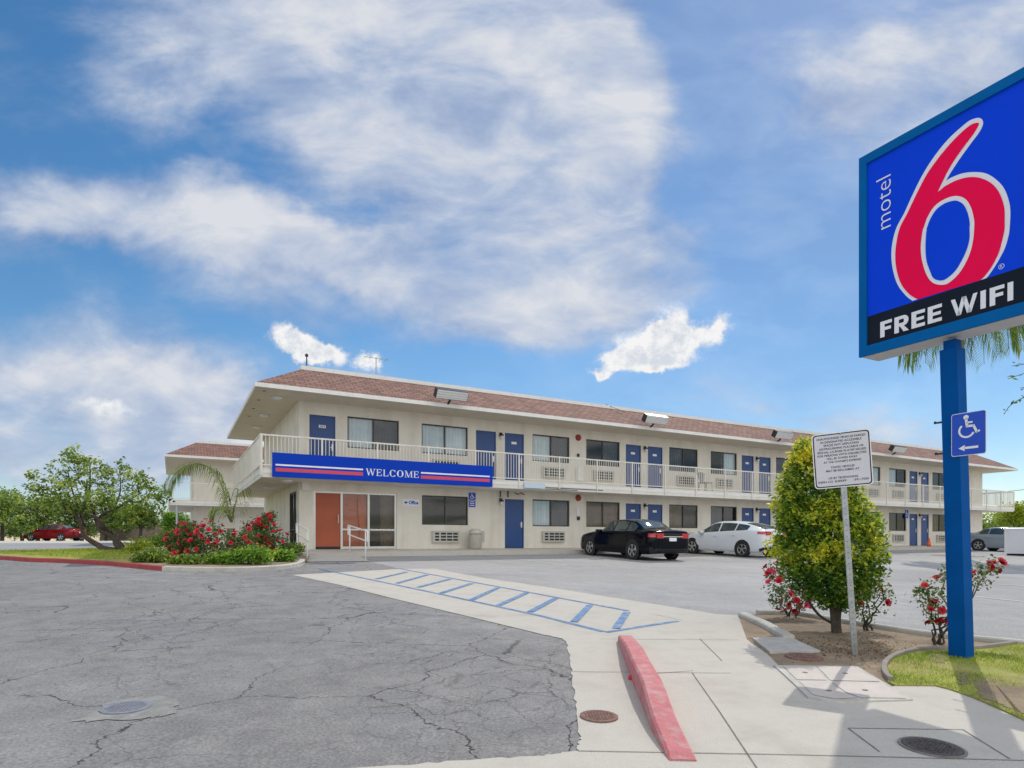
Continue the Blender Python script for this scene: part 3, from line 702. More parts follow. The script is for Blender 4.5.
def storefront(R):
    bm = BM()
    for x0, x1 in ((.49, .57), (1.45, 1.53), (2.44, 2.52), (3.47, 3.55)): box(bm, (x0, .04, 0), (x1, .12, 2.09))
    for x0, x1 in ((.57, 1.45), (1.53, 2.44), (2.52, 3.47)): box(bm, (x0, .045, 2.02), (x1, .115, 2.09))
    for x0, x1 in ((1.53, 2.44), (2.52, 3.47)): box(bm, (x0, .045, 0.01), (x1, .115, .10)); box(bm, (x0, .05, .69), (x1, .11, .745))
    sf = obj('entrance_glazing', bm, M_alu, R)
    bm = BM(); box(bm, (.575, .07, .10), (1.445, .11, 2.015)); d = obj('entrance_door', bm, M_redpanel, R)
    bm = BM(); box(bm, (.575, .065, .01), (1.445, .115, .10)); obj('kick_plate', bm, M_black, d)
    bm = BM(); tube(bm, [(1.36, .0, .95), (1.36, .0, 1.25)], .014, 8); tube(bm, [(1.36, .0, .98), (1.36, .07, .98)], .01, 6); tube(bm, [(1.36, .0, 1.22), (1.36, .07, 1.22)], .01, 6); obj('handle', bm, M_alu, d)
    for x0, x1 in ((1.53, 2.44), (2.52, 3.47)):
        bm = BM(); quad(bm, (x0, .08, .1), (x1, .08, .1), (x1, .08, 2.02), (x0, .08, 2.02)); obj('pane', bm, M_glass, sf)
    bm = BM(); box(bm, (1.50, .17, 0), (2.46, .22, 2.3)); obj('partition', bm, M_orange, R)
    bm = BM()
    for k in range(24): xa = 3.0 + k * .022; quad(bm, (xa, .30 + .03 * math.sin(k * 1.5), 0), (xa + .022, .30 + .03 * math.sin((k + 1) * 1.5), 0), (xa + .022, .30 + .03 * math.sin((k + 1) * 1.5), 2.1), (xa, .30 + .03 * math.sin(k * 1.5), 2.1))
    obj('curtain', bm, M_curt_b, R)
    # tall glazing on the end wall by the corner
    bm = BM()
    for y0, y1 in ((.55, .62), (1.22, 1.28), (1.88, 1.95)): box(bm, (.03, y0, .12), (.10, y1, 2.09))
    for z0, z1 in ((.12, .19), (2.02, 2.09), (.70, .75)): box(bm, (.034, .62, z0), (.096, 1.22, z1)); box(bm, (.034, 1.28, z0), (.096, 1.88, z1))
    w = obj('window', bm, M_bronze, R)
    for y0, y1 in ((.62, 1.22), (1.28, 1.88)):
        bm = BM(); quad(bm, (.065, y0, .19), (.065, y1, .19), (.065, y1, 2.02), (.065, y0, 2.02)); obj('pane', bm, M_glass, w)
    # light panel and conduits on the balcony edge, pipes under it
    bm = BM(); box(bm, (8.3, -1.42, 2.40), (9.25, -1.335, 2.62)); obj('balcony_sign_panel', bm, mat('pale_blue_panel', (.55, .66, .74), .5, .03), R)
    bm = BM(); tube(bm, [(9.3, -1.32, 2.46), (12.2, -1.32, 2.46)], .012, 6); tube(bm, [(9.3, -1.32, 2.40), (10.9, -1.32, 2.40)], .010, 6); obj('conduit', bm, M_black, R)
    bm = BM()
    for x in (7.9, 8.25): tube(bm, [(x, -.12, 2.36), (x, -.12, 2.10)], .03, 6)
    tube(bm, [(8.5, -.2, 2.3), (8.65, -.3, 2.22), (8.8, -.2, 2.3), (8.95, -.3, 2.22)], .02, 6); obj('pipe', bm, M_bronze, R)
    # soffit vents on the end overhang
    bm = BM()
    for y in (-.9, .6, 2.2, 3.8): lathe(bm, [(.05, -.004), (.05, -.012), (.001, -.012)], (-1.25, y, 5.23), 10)
    obj('soffit_vent', bm, M_black, R)
    # mast pieces on the roof
    bm = BM(); tube(bm, [(.35, .5, 6.6), (.35, .5, 6.95)], .02, 6); lathe(bm, [(.001, .0), (.06, .03), (.06, .1), (.001, .14)], (.35, .5, 6.92), 8); obj('roof_finial', bm, M_bronze, R)
    bm = BM(); tube(bm, [(3.1, 1.2, 6.55), (3.1, 1.2, 7.5)], .018, 6); tube(bm, [(2.6, 1.2, 7.45), (3.6, 1.2, 7.45)], .012, 5)
    for x in (2.7, 2.9, 3.3, 3.5): tube(bm, [(x, .95, 7.45), (x, 1.45, 7.45)], .008, 5)
    obj('antenna', bm, M_steel, R)
    for x in (8.8, 21.5, 39.0):
        bm = BM(); tube(bm, [(x, 2.5, 6.5), (x, 2.5, 7.0)], .05, 8); lathe(bm, [(.09, 0), (.09, .08), (.001, .12)], (x, 2.5, 6.98), 10); obj('roof_vent', bm, M_steel, R)
    bm = BM(); tube(bm, [(13.6, .35, 6.6), (14.7, -1.0, 5.75), (14.95, -1.5, 5.5)], .012, 5); obj('cable', bm, M_black, R)
storefront(MOTEL)
rear = dict(openings=[(9.5, 11.4, 3.70, 4.84), (6.85, 7.76, 2.68, 4.78), (8.17, 9.08, 2.68, 4.78)], windows=[(9.5, 3.70, 1.9, 1.14, M_curt_g, M_curt_l)], doors=[(6.85, 2.68, .91, 2.1, ''), (8.17, 2.68, .91, 2.1, '')], acs=[(9.95, 3.02)])
WING = motel('motel_building', 1.2, 43.5, -.22, 30, 9.5, 'second motel block set back behind the left end of the long one, same cream walls', rear)
bm = BM(); tube(bm, [(-.95, -1.15, -.3), (-.95, -1.15, 2.36)], .07, 8); obj('post', bm, M_steel, WING)

# ---- things fixed to the motel
def at_motel(x, y, z): return P(BS + x, BN + y, BZ + z)
def serif_word(bm, word, x0, z0, w, h, y):
    """stroke-built roman capitals with serifs"""
    wd = {'W': 1.35, 'E': .85, 'L': .82, 'C': .95, 'O': 1.05, 'M': 1.25}; gap = .18
    tot = sum(wd[c] for c in word) + gap * (len(word) - 1); k = w / tot; x = x0; st = .17 * k; th = .07 * k
    def bar(a, b, t):
        a, b = Vector((a[0], y, a[1])), Vector((b[0], y, b[1])); d = (b - a).normalized(); s = Vector((d.z, 0, -d.x)) * t / 2
        quad(bm, a - s, b - s, b + s, a + s)
    for c in word:
        W_ = wd[c] * k; X = lambda u: x + u * W_; Z = lambda v: z0 + v * h
        def serif(u, v, l=.16): bar((X(u - l), Z(v)), (X(u + l), Z(v)), th)
        if c in 'EL':
            bar((X(.2), Z(0)), (X(.2), Z(1)), st); bar((X(.0), Z(0.03)), (X(.95), Z(.03)), th); bar((X(.93), Z(0)), (X(.93), Z(.3)), th)
            serif(.2, .97)
            if c == 'E': bar((X(.0), Z(.97)), (X(.9), Z(.97)), th); bar((X(.88), Z(.72)), (X(.88), Z(1)), th); bar((X(.2), Z(.52)), (X(.7), Z(.52)), th); bar((X(.68), Z(.4)), (X(.68), Z(.64)), th)
        elif c in 'CO':
            n = 28; a0, a1 = (0, 2 * PI) if c == 'O' else (.22 * PI, 1.78 * PI)
            for i in range(n):
                p, q = a0 + (a1 - a0) * i / n, a0 + (a1 - a0) * (i + 1) / n
                def pt(a, inn):
                    rx = .5 - (.19 * abs(math.cos(a)) ** 1.3 + .06) * inn; rz = .52 - .07 * inn
                    return (X(.5 + rx * math.cos(a)), y, Z(.5 + rz * math.sin(a)))
                quad(bm, pt(p, 0), pt(q, 0), pt(q, 1), pt(p, 1))
            if c == 'C': bar((X(.88), Z(.68)), (X(.88), Z(1.0)), th); bar((X(.88), Z(.0)), (X(.88), Z(.25)), th)
        elif c == 'W':
            for (a, b, t) in ((.08, .3, st), (.3, .5, th), (.5, .72, st), (.72, .93, th)):
                up_ = a in (.08, .5); bar((X(a), Z(.98 if up_ else 0)), (X(b), Z(0 if up_ else .98)), t)
            for u in (.08, .5, .93): serif(u, .98, .11)
        elif c == 'M':
            bar((X(.12), Z(0)), (X(.16), Z(1)), th); bar((X(.16), Z(1)), (X(.5), Z(0)), st); bar((X(.5), Z(0)), (X(.84), Z(1)), th); bar((X(.86), Z(1)), (X(.88), Z(0)), st)
            for u in (.12, .88): serif(u, .03, .12)
            for u in (.1, .9): serif(u, .97, .1)
        x += W_ + gap * k
def facade_signs():
    t = thing('welcome_banner', at_motel(-1.07, -1.36, 2.375), 'long blue welcome banner with white and red stripes hung on the balcony railing', 'banner', None, ROTZ)
    w = 7.96; h = .79
    bm = BM(); box(bm, (0, -.04, 0), (w, .0, h)); bevel(bm, .006); obj('panel', bm, M_banner, t)
    for x0, x1 in ((.1, 2.95), (5.06, 7.84)):
        for nm, za, zb, m in (('white_stripe', .365, .42, M_facewhite), ('red_stripe', .18, .30, M_bannerred)):
            bm = BM(); quad(bm, (x0, -.0425, za), (x1, -.0425, za), (x1, -.0425, zb), (x0, -.0425, zb)); obj(nm, bm, m, t)
    bm = BM(); serif_word(bm, 'WELCOME', 3.06, .20, 1.92, .235, -.0435); obj('lettering', bm, M_facewhite, t)
    t = thing('office_sign', at_motel(3.78, -.002, 1.64), 'small white arrow sign reading Office on the cream wall beside the entrance', 'sign', None, ROTZ)
    bm = BM(); box(bm, (0, -.015, 0), (.66, 0, .26)); bevel(bm, .004); obj('panel', bm, M_facewhite, t)
    bm = BM(); text_bm(bm, 'Office', (.23, -.018, .06), (1, 0, 0), (0, 0, 1), .38, .14, .03); obj('lettering', bm, M_banner, t); bm = BM(); bm.faces.new([bm.verts.new(q) for q in ((.04, -.018, .125), (.14, -.018, .065), (.14, -.018, .11), (.2, -.018, .11), (.2, -.018, .14), (.14, -.018, .14), (.14, -.018, .185))]); bmesh.ops.triangulate(bm, faces=bm.faces); obj('arrow', bm, M_banner, t)
    t = thing('accessible_sign', at_motel(6.52, -.002, 1.66), 'narrow blue accessible parking sign on the wall beside the office window', 'sign', None, ROTZ)
    bm = BM(); box(bm, (0, -.01, .29), (.31, 0, .58)); box(bm, (.01, -.01, 0), (.30, 0, .27)); obj('panel', bm, M_adablue, t)
    bm = BM(); wheelchair(bm, Vector((.155, -.012, .43)), Vector((1, 0, 0)), Vector((0, 0, 1)), .22)
    for k in range(3): box(bm, (.06, -.0125, .06 + k * .07), (.25, -.0105, .085 + k * .07))
    obj('symbol', bm, M_facewhite, t)
    t = thing('accessible_sign', at_motel(36.95, -.002, 1.75), 'small blue accessible parking sign on the wall left of the far blue doors', 'sign', None, ROTZ)
    bm = BM(); box(bm, (0, -.01, .0), (.36, 0, .52)); obj('panel', bm, M_adablue, t)
    bm = BM(); wheelchair(bm, Vector((.18, -.012, .27)), Vector((1, 0, 0)), Vector((0, 0, 1)), .34); obj('symbol', bm, M_facewhite, t)
    # floodlights on the eave
    def flood(px, lab):
        x = sx(px, 21.1) - BS
        t = thing('floodlight', at_motel(x, -1.52, 5.40), lab, 'floodlight', 'floodlights along the eave', ROTZ)
        bm = BM(); box(bm, (-.62, -.13, -.17), (.62, .13, .17)); bevel(bm, .02)
        bmesh.ops.rotate(bm, verts=bm.verts, cent=(0, 0, 0), matrix=Matrix.Rotation(math.radians(32), 3, 'X')); bmesh.ops.translate(bm, verts=bm.verts, vec=(0, -.30, .24)); h_ = obj('housing', bm, M_bronze, t)
        bm = BM(); box(bm, (-.60, -.142, -.155), (.60, -.131, .155))
        bm2 = BM()
        for k in range(3): box(bm2, (-.60, -.152, -.1 + k * .09), (.60, -.143, -.085 + k * .09))
        for b_ in (bm, bm2):
            bmesh.ops.rotate(b_, verts=b_.verts, cent=(0, 0, 0), matrix=Matrix.Rotation(math.radians(32), 3, 'X')); bmesh.ops.translate(b_, verts=b_.verts, vec=(0, -.30, .24))
        obj('lens', bm, M_lens, t); obj('louvre', bm2, M_acgrey, t)
        bm = BM(); tube(bm, [(0, 0, -.05), (0, -.16, .02), (0, -.26, .16)], .04, 8); obj('bracket', bm, M_black, t)
    for px, lab in ((449, 'white louvred floodlight on the eave above the welcome banner'), (652, 'floodlight on the eave directly above the black sedan'), (779, 'floodlight on the eave just left of the clipped tree top'), (894, 'farthest floodlight on the eave, right of the parking notice')): flood(px, lab)
def wheelchair(bm, c, ex, ey, size):
    """the seated figure and wheel, drawn as flat bars about c"""
    def bar(a, b, t):
        A = c + (ex * a[0] + ey * a[1]) * size; B = c + (ex * b[0] + ey * b[1]) * size; d = (B - A).normalized(); n = ex.cross(ey); s = d.cross(n) * t * size / 2
        quad(bm, A - s, B - s, B + s, A + s)
    def arc(c0, r, a0, a1, t, n=22):
        for i in range(n):
            p, q = a0 + (a1 - a0) * i / n, a0 + (a1 - a0) * (i + 1) / n
            f = lambda a, rr: c + (ex * (c0[0] + rr * math.cos(a)) + ey * (c0[1] + rr * math.sin(a))) * size
            quad(bm, f(p, r - t / 2), f(q, r - t / 2), f(q, r + t / 2), f(p, r + t / 2))
    arc((-.08, .40), .05, 0, 2 * PI, .10, 12)
    bar((-.08, .36), (-.04, .02), .10); bar((-.07, .18), (.16, .18), .07); bar((-.08, .03), (.20, .03), .09); bar((.18, .06), (.32, -.27), .09); bar((.29, -.25), (.42, -.20), .07)
    arc((-.06, -.14), .27, .72 * PI, 1.88 * PI, .075)
facade_signs()

# ---- handrails, bin, cone
def handrail(a, b, lab):
    a, b = Vector(a), Vector(b); t = thing('handrail', a, lab, 'handrail', 'white handrails of the entrance ramp'); bm = BM(); r = .024
    za, zb = a.z, b.z; d = (b - a)
    tube(bm, [a + Vector((0, 0, -.05)), a + Vector((0, 0, .95))], r, 8); obj('post', bm, M_white, t, True, a)
    bm = BM(); tube(bm, [b + Vector((0, 0, -.05)), b + Vector((0, 0, .95))], r, 8); obj('post', bm, M_white, t, True, a)
    bm = BM(); e = d.normalized() * .22
    for h in (.93, .62):
        tube(bm, smooth_line([a - e + Vector((0, 0, h)), a + Vector((0, 0, h)), b + Vector((0, 0, h)), b + e + Vector((0, 0, h - .01))], 3), r * .95, 8)
    for p, s in ((a - e, 1), (b + e, 1)): tube(bm, smooth_line([p + Vector((0, 0, .93)), p + (-e if p is a - e else e) * .02 + Vector((0, 0, .78)), p + Vector((0, 0, .62))], 4), r * .95, 8)
    obj('rail', bm, M_white, t, True, a)
handrail(P(5.22, 20.9, -.42), P(5.22, 18.95, gz(18.95)), 'white steel handrail on the right of the entrance ramp, by the glass')
handrail(P(3.62, 21.4, -.37), P(3.55, 19.3, gz(19.3)), 'white steel handrail on the left of the entrance ramp, by the roses')
def bin_():
    c = at_motel(6.62, -.42, -.02); t = thing('litter_bin', c, 'round stone litter bin standing against the wall under the office window', 'litter bin')
    bm = BM(); lathe(bm, [(.23, 0), (.25, .03), (.25, .56), (.23, .60)], (0, 0, 0), 22); fixn(bm); obj('body', bm, M_trash, t, True)
    bm = BM(); lathe(bm, [(.26, .60), (.265, .64), (.24, .72), (.14, .80), (.10, .80), (.09, .74)], (0, 0, 0), 22); fixn(bm); obj('lid', bm, M_acgrey, t, True)
    bm = BM()
    for k in range(12):
        a = k * PI / 6; tube(bm, [(.252 * math.cos(a), .252 * math.sin(a), .06), (.252 * math.cos(a), .252 * math.sin(a), .54)], .008, 5)
    obj('rib', bm, M_concrete2, t)
    c = P(47.2, 20.7, gz(20.7)); c = at(929, 546.3, 0) if False else c
    d = 39.2; q = at(929, 541, d); c = Vector((q.x, q.y, gxy(q.x, q.y)))
    t = thing('traffic_cone', c, 'small orange traffic cone on the kerb walk before the far blue doors', 'traffic cone')
    bm = BM(); box(bm, (-.19, -.19, 0), (.19, .19, .035)); bevel(bm, .01); obj('base', bm, M_conered, t)
    bm = BM(); lathe(bm, [(.15, .036), (.045, .70), (.03, .72), (.001, .72)], (0, 0, 0), 16); fixn(bm); obj('body', bm, M_conered, t, True)
    bm = BM(); lathe(bm, [(.112, .30), (.088, .45)], (0, 0, 0), 16); obj('band', bm, mat('cone_band', (.7, .16, .08), .4, .05), t, True)
bin_()
def fan_chair():
    c = at_motel(sx(702, BN - .75) - BS, -.75, 2.69); t = thing('patio_chair', c, 'grey fan backed chair standing on the balcony above the cars', 'chair', None, ROTZ); m = mat('grey_resin', (.30, .30, .31), .6, .1)
    bm = BM()
    for k in range(7):
        a = math.radians(-24 + 8 * k); tube(bm, [(math.sin(a) * .18, .0, .42), (math.sin(a) * .55, .1, .42 + .52 * math.cos(a))], .035, 6)
    obj('backrest', bm, m, t)
    bm = BM(); box(bm, (-.26, -.45, .38), (.26, .0, .42)); bevel(bm, .01); obj('seat', bm, m, t)
    for x in (-.23, .23):
        for y in (-.42, -.03): bm = BM(); tube(bm, [(x, y, .385), (x * 1.1, y, 0)], .025, 6); obj('leg', bm, m, t)
fan_chair()

# ------------------------------------------------------------------ the roadside sign
def pylon():
    corner = G(966, 661); c0 = corner + (U + V) * .078; c0.z = gxy(c0.x, c0.y)
    lean = Vector((-.092, 0, 0)); H = 1.99 - c0.z
    t = thing('roadside_sign', c0, 'tall blue roadside sign with a giant red number six on a square steel pole', 'sign'); O = c0
    def sq(bm, zc0, zc1, w):
        v = []
        for z in (zc0, zc1):
            cc = c0 + lean * ((z - c0.z) / H)
            for a, b in ((-1, -1), (1, -1), (1, 1), (-1, 1)): q = cc + (U * a + V * b) * w / 2; v.append(bm.verts.new((q.x, q.y, z)))
        for f in ((0, 1, 5, 4), (1, 2, 6, 5), (2, 3, 7, 6), (3, 0, 4, 7), (4, 5, 6, 7), (3, 2, 1, 0)): bm.faces.new([v[i] for i in f])
    bm = BM(); sq(bm, c0.z - .1, 1.90, .156); bevel(bm, .004); pole = obj('pole', bm, M_poleblue, t, False, O)
    bm = BM(); sq(bm, 1.901, 1.99, .11); obj('collar', bm, M_poleblue, pole, False, O)
    for zz in (1.20, .885):
        bm = BM(); q = c0 + lean * ((zz - c0.z) / H) + V * .078
        tube(bm, [(q.x, q.y, zz), (q.x + V.x * .085, q.y + V.y * .085, zz), (q.x + V.x * .105, q.y + V.y * .105, zz + .005)], [.012, .010, .016], 6); obj('bolt', bm, M_black, pole, False, O)
    # cabinet
    TH = .33; ct = c0 + lean; f0 = ct - U * TH / 2; f0.z = 0                    # a point of the front face plane
    def S(px, py):                                                             # front-face coordinates (k along V, z)
        tt = (px - 512) / F; k = (f0.x - tt * f0.y) / (tt * V.y - V.x); d = f0.y + V.y * k; return k, (HY - py) / F * d
    def W3(k, z, o=0.0): return Vector((f0.x + V.x * k - U.x * o, f0.y + V.y * k - U.y * o, z))
    kL, z0 = S(859.9, 357.8); _, z1 = S(859.9, 159.2); kR = -.80
    kf, _ = S(867.4, 250); fb = kL - kf; kfR = kR + fb; _, zf1 = S(867.4, 163.9); _, zf0 = S(868, 346)
    def cbox(bm, k0, k1, za, zb, o0, o1):
        pts = [W3(k, z, o) for o in (o0, o1) for (k, z) in ((k0, za), (k1, za), (k1, zb), (k0, zb))]; v = [bm.verts.new(p) for p in pts]
        for f in ((0, 1, 2, 3), (7, 6, 5, 4), (0, 4, 5, 1), (1, 5, 6, 2), (2, 6, 7, 3), (3, 7, 4, 0)): bm.faces.new([v[i] for i in f])
    bm = BM()
    for a in ((kR, kL, z0, zf0), (kR, kL, zf1, z1), (kR, kfR, zf0, zf1), (kf, kL, zf0, zf1)): cbox(bm, *a, -.012, .02)
    fixn(bm); cab = obj('sign_frame', bm, M_signblue, t, False, O)
    bm = BM(); cbox(bm, kR + .004, kL - .004, z0 + .004, z1 - .004, -TH, -.0121); fixn(bm); bevel(bm, .004); obj('sign_cabinet', bm, mat('cabinet_grey', (.46, .46, .50), .5, .06), t, False, O)
    bm = BM()
    for a in ((kR - .004, kL + .004, z0 - .004, z0 + .05), (kR - .004, kL + .004, z1 - .05, z1 + .004)): cbox(bm, *a, -.06, -.013)
    _, zs = S(869.3, 316.2)
    def flat(bm, pts, o): bm.faces.new([bm.verts.new(W3(k, z, o)) for k, z in pts])
    bm.free()
    bm = BM(); flat(bm, [(kfR, zf0), (kf, zf0), (kf, zf1), (kfR, zf1)], -.004); fixn(bm); face = obj('sign_face', bm, M_faceblue, t, False, O)
    bm = BM(); flat(bm, [(kfR, zf0), (kf, zf0), (kf, zs), (kfR, zs)], -.001); fixn(bm); obj('dark_strip', bm, M_facedark, t, False, O)
    # the numeral, traced on the face
    a_ = lambda L_: [S(854 + x / 6, 100 + y / 6) for x, y in L_]
    b_ = lambda L_: [S(854 + x * .1797, 228 + y * .1797) for x, y in L_]
    def curve(p): return [(q.x, q.y) for q in smooth_line([Vector((k, z, 0)) for k, z in p], 5)]
    white = curve(a_([(568, 474), (590, 462), (650, 440), (720, 432), (790, 440), (850, 475), (900, 530), (930, 610), (938, 680)]) + b_([(865, 10), (858, 50), (840, 110), (810, 170), (780, 220), (740, 275), (712, 296)])) \
        + curve(b_([(325, 405), (290, 378), (245, 320), (220, 250), (208, 170), (212, 90), (235, 0)]) + a_([(300, 680), (350, 570), (410, 450), (480, 340), (560, 240), (640, 165), (690, 125), (720, 112), (750, 107), (770, 120), (773, 148), (750, 195), (700, 262), (640, 345), (590, 420), (562, 466)])) + a_([(553, 484)])
    red = curve(a_([(522, 537), (550, 515), (620, 480), (690, 463), (750, 466), (810, 490), (855, 530), (885, 585), (903, 650), (905, 720)]) + b_([(838, 10), (825, 70), (805, 140), (770, 210), (730, 265), (694, 300)])) \
        + curve(b_([(355, 397), (310, 370), (265, 315), (240, 245), (230, 170), (235, 90), (255, 0)]) + a_([(320, 680), (375, 565), (435, 450), (505, 350), (580, 260), (650, 190), (700, 150), (730, 138), (747, 138), (748, 150), (720, 200), (660, 280), (600, 365), (556, 440)])) + a_([(502, 552)])
    ring = curve(a_([(420, 768), (440, 710), (475, 650), (520, 610), (580, 582), (630, 578), (675, 600), (705, 650), (722, 720)]) + b_([(670, 0), (665, 60), (650, 130), (620, 200), (580, 260), (530, 305), (490, 317), (440, 305), (405, 260), (380, 180), (373, 110), (380, 40), (386, 5)]))
    hole = curve(a_([(440, 768), (460, 715), (495, 660), (540, 625), (590, 607), (625, 607), (660, 630), (685, 680), (697, 740)]) + b_([(645, 0), (645, 60), (630, 120), (600, 185), (565, 240), (520, 280), (485, 293), (445, 280), (425, 240), (405, 180), (400, 110), (403, 40), (407, 5)]))
    def inset(p):                                                             # keep the numeral's foot just above the strip
        return [(k, max(z, zs + .003)) for k, z in p]
    def poly(p, o):
        from mathutils.geometry import tessellate_polygon
        bm = BM(); pp = []
        for q in inset(p):
            if not pp or (abs(q[0] - pp[-1][0]) + abs(q[1] - pp[-1][1])) > .002: pp.append(q)
        vv = [bm.verts.new(W3(k, z, o)) for k, z in pp]
        for tri in tessellate_polygon([[Vector((k, z, 0)) for k, z in pp]]): bm.faces.new([vv[i] for i in tri])
        fixn(bm)
        if sum((f.normal.dot(U) for f in bm.faces)) > 0: bmesh.ops.reverse_faces(bm, faces=bm.faces)
        return bm
    num = obj('numeral', poly(red, .002), M_facered, t, False, O); obj('numeral_outline', poly(white, -.001), M_facewhite, num, False, O)
    obj('numeral_outline', poly(ring, .005), M_facewhite, num, False, O); obj('numeral_counter', poly(hole, .008), M_faceblue, num, False, O)
    ex = -V; ez = Vector((0, 0, 1))
    k0, za = S(880.4, 338); _, zb = S(880.4, 322.3); k1, _ = S(1014.3, 300)
    kF1, _ = S(942, 315); kW, _ = S(951, 315)
    bm = BM(); hh = zb - za
    def bold(word, x0, w):
        wd = {'F': .62, 'R': .74, 'E': .66, 'W': 1.22, 'I': .27}; gp = .13; kk = w / (sum(wd[c] for c in word) + gp * (len(word) - 1)); x = x0
        for c in word:
            cw = wd[c] * kk; st = .235 * kk; tb = .205
            def pl(*pts): bm.faces.new([bm.verts.new(W3(x0k - (x + u), za + v * hh, .003)) for u, v in pts])
            def rc(u0, u1, v0, v1): pl((u0, v0), (u1, v0), (u1, v1), (u0, v1))
            if c in 'FEIR': rc(0, st, 0, 1)
            if c == 'F': rc(st, cw, 1 - tb, 1); rc(st, cw * .92, .42, .42 + tb * .95)
            if c == 'E': rc(st, cw, 1 - tb, 1); rc(st, cw * .93, .405, .405 + tb * .9); rc(st, cw, 0, tb)
            if c == 'R':
                rc(st, cw * .62, 1 - tb, 1); rc(st, cw * .62, .36, .36 + tb); pl((st * 1.25, .36), (cw * .66, .36), (cw, 0), (cw - st * 1.15, 0))
                n = 10
                for q in range(n):
                    a, b = -PI / 2 + PI * q / n, -PI / 2 + PI * (q + 1) / n
                    f = lambda t, r: (cw * .62 + math.cos(t) * cw * (.36 if r else .04), .68 + math.sin(t) * (.32 if r else .115))
                    pl(f(a, 0), f(a, 1), f(b, 1), f(b, 0))
            if c == 'W':
                sw = st * .82
                for u0, u1 in ((0, .27), (.5, .27), (.5, .73), (1.0, .73)):
                    c0_ = sw / 2 + (cw - sw) * u0; c1_ = sw / 2 + (cw - sw) * (u1)
                    pl((c1_ - sw / 2, 0), (c1_ + sw / 2, 0), (c0_ + sw / 2, 1), (c0_ - sw / 2, 1))
            x += cw + gp * kk
    x0k = k0; bold('FREE', 0, k0 - kF1); bold('WIFI', k0 - kW, kW - k1); fixn(bm); bmesh.ops.recalc_face_normals(bm, faces=bm.faces)
    obj('lettering', bm, M_facewhite, t, False, O)
    ka, zA = S(891, 226); kb, _ = S(876.5, 226); _, zB = S(891, 173.7)
    bm = BM(); text_bm(bm, 'motel', W3(ka, zA, .003), ez, V, zB - zA, kb - ka, -.012); obj('lettering', bm, M_facewhite, t, False, O)
    kr, zr = S(1001.5, 266.5); bm = BM()
    for i in range(16):
        p, q = 2 * PI * i / 16, 2 * PI * (i + 1) / 16
        quad(bm, *[W3(kr + rr * math.cos(a), zr + rr * math.sin(a), .003) for a, rr in ((p, .020), (q, .020), (q, .024), (p, .024))])
    text_bm(bm, 'R', W3(kr + .009, zr - .012, .003), ex, ez, .018, .024); obj('registered_mark', bm, M_facewhite, t, False, O)
    # accessible-parking sheet on the pole
    zt, zb_ = at(953.5, 413.5, 6.08).z, at(953.5, 457.0, 6.08).z; zm = (zt + zb_) / 2
    pc = c0 + lean * ((zm - c0.z) / H) - U * .092
    ang = math.atan2(-.092, H)
    L0 = Vector((pc.x, pc.y, zm)) - V * .165
    t2 = thing('accessible_sign', L0, 'blue wheelchair sign with a left arrow fixed to the blue pole', 'sign'); w, h = .30, zt - zb_ - .01
    ex = -V; ey = Vector((0, 0, 1))
    def rr(bm, w, h, r, o, th=None):
        pts = []
        for cx, cy, a0 in ((w / 2 - r, h / 2 - r, 0), (-w / 2 + r, h / 2 - r, PI / 2), (-w / 2 + r, -h / 2 + r, PI), (w / 2 - r, -h / 2 + r, 1.5 * PI)):
            for k in range(5): a = a0 + k * PI / 8; pts.append((cx + r * math.cos(a), cy + r * math.sin(a)))
        vs = [bm.verts.new(ex * x + ey * y - U * o) for x, y in pts]; f = bm.faces.new(vs)
        if th:
            r_ = bmesh.ops.extrude_face_region(bm, geom=[f]); bmesh.ops.translate(bm, verts=[g for g in r_['geom'] if isinstance(g, bmesh.types.BMVert)], vec=U * th)
        fixn(bm)
    bm = BM(); rr(bm, w, h, .022, .004, .004); obj('plate', bm, M_facewhite, t2)
    bm = BM(); rr(bm, w - .012, h - .012, .018, .0065); obj('blue_field', bm, M_adablue, t2)
    bm = BM(); wheelchair(bm, ey * .065 - U * .009, ex, ey, .235)
    ar = [(-.085, -.135), (-.03, -.105), (-.035, -.124), (.085, -.124), (.085, -.146), (-.035, -.146), (-.03, -.165)]
    bm.faces.new([bm.verts.new(ex * x + ey * y - U * .009) for x, y in ar]); bmesh.ops.triangulate(bm, faces=[f for f in bm.faces if len(f.verts) > 4]); obj('symbol', bm, M_facewhite, t2)
    return c0
POLE = pylon()

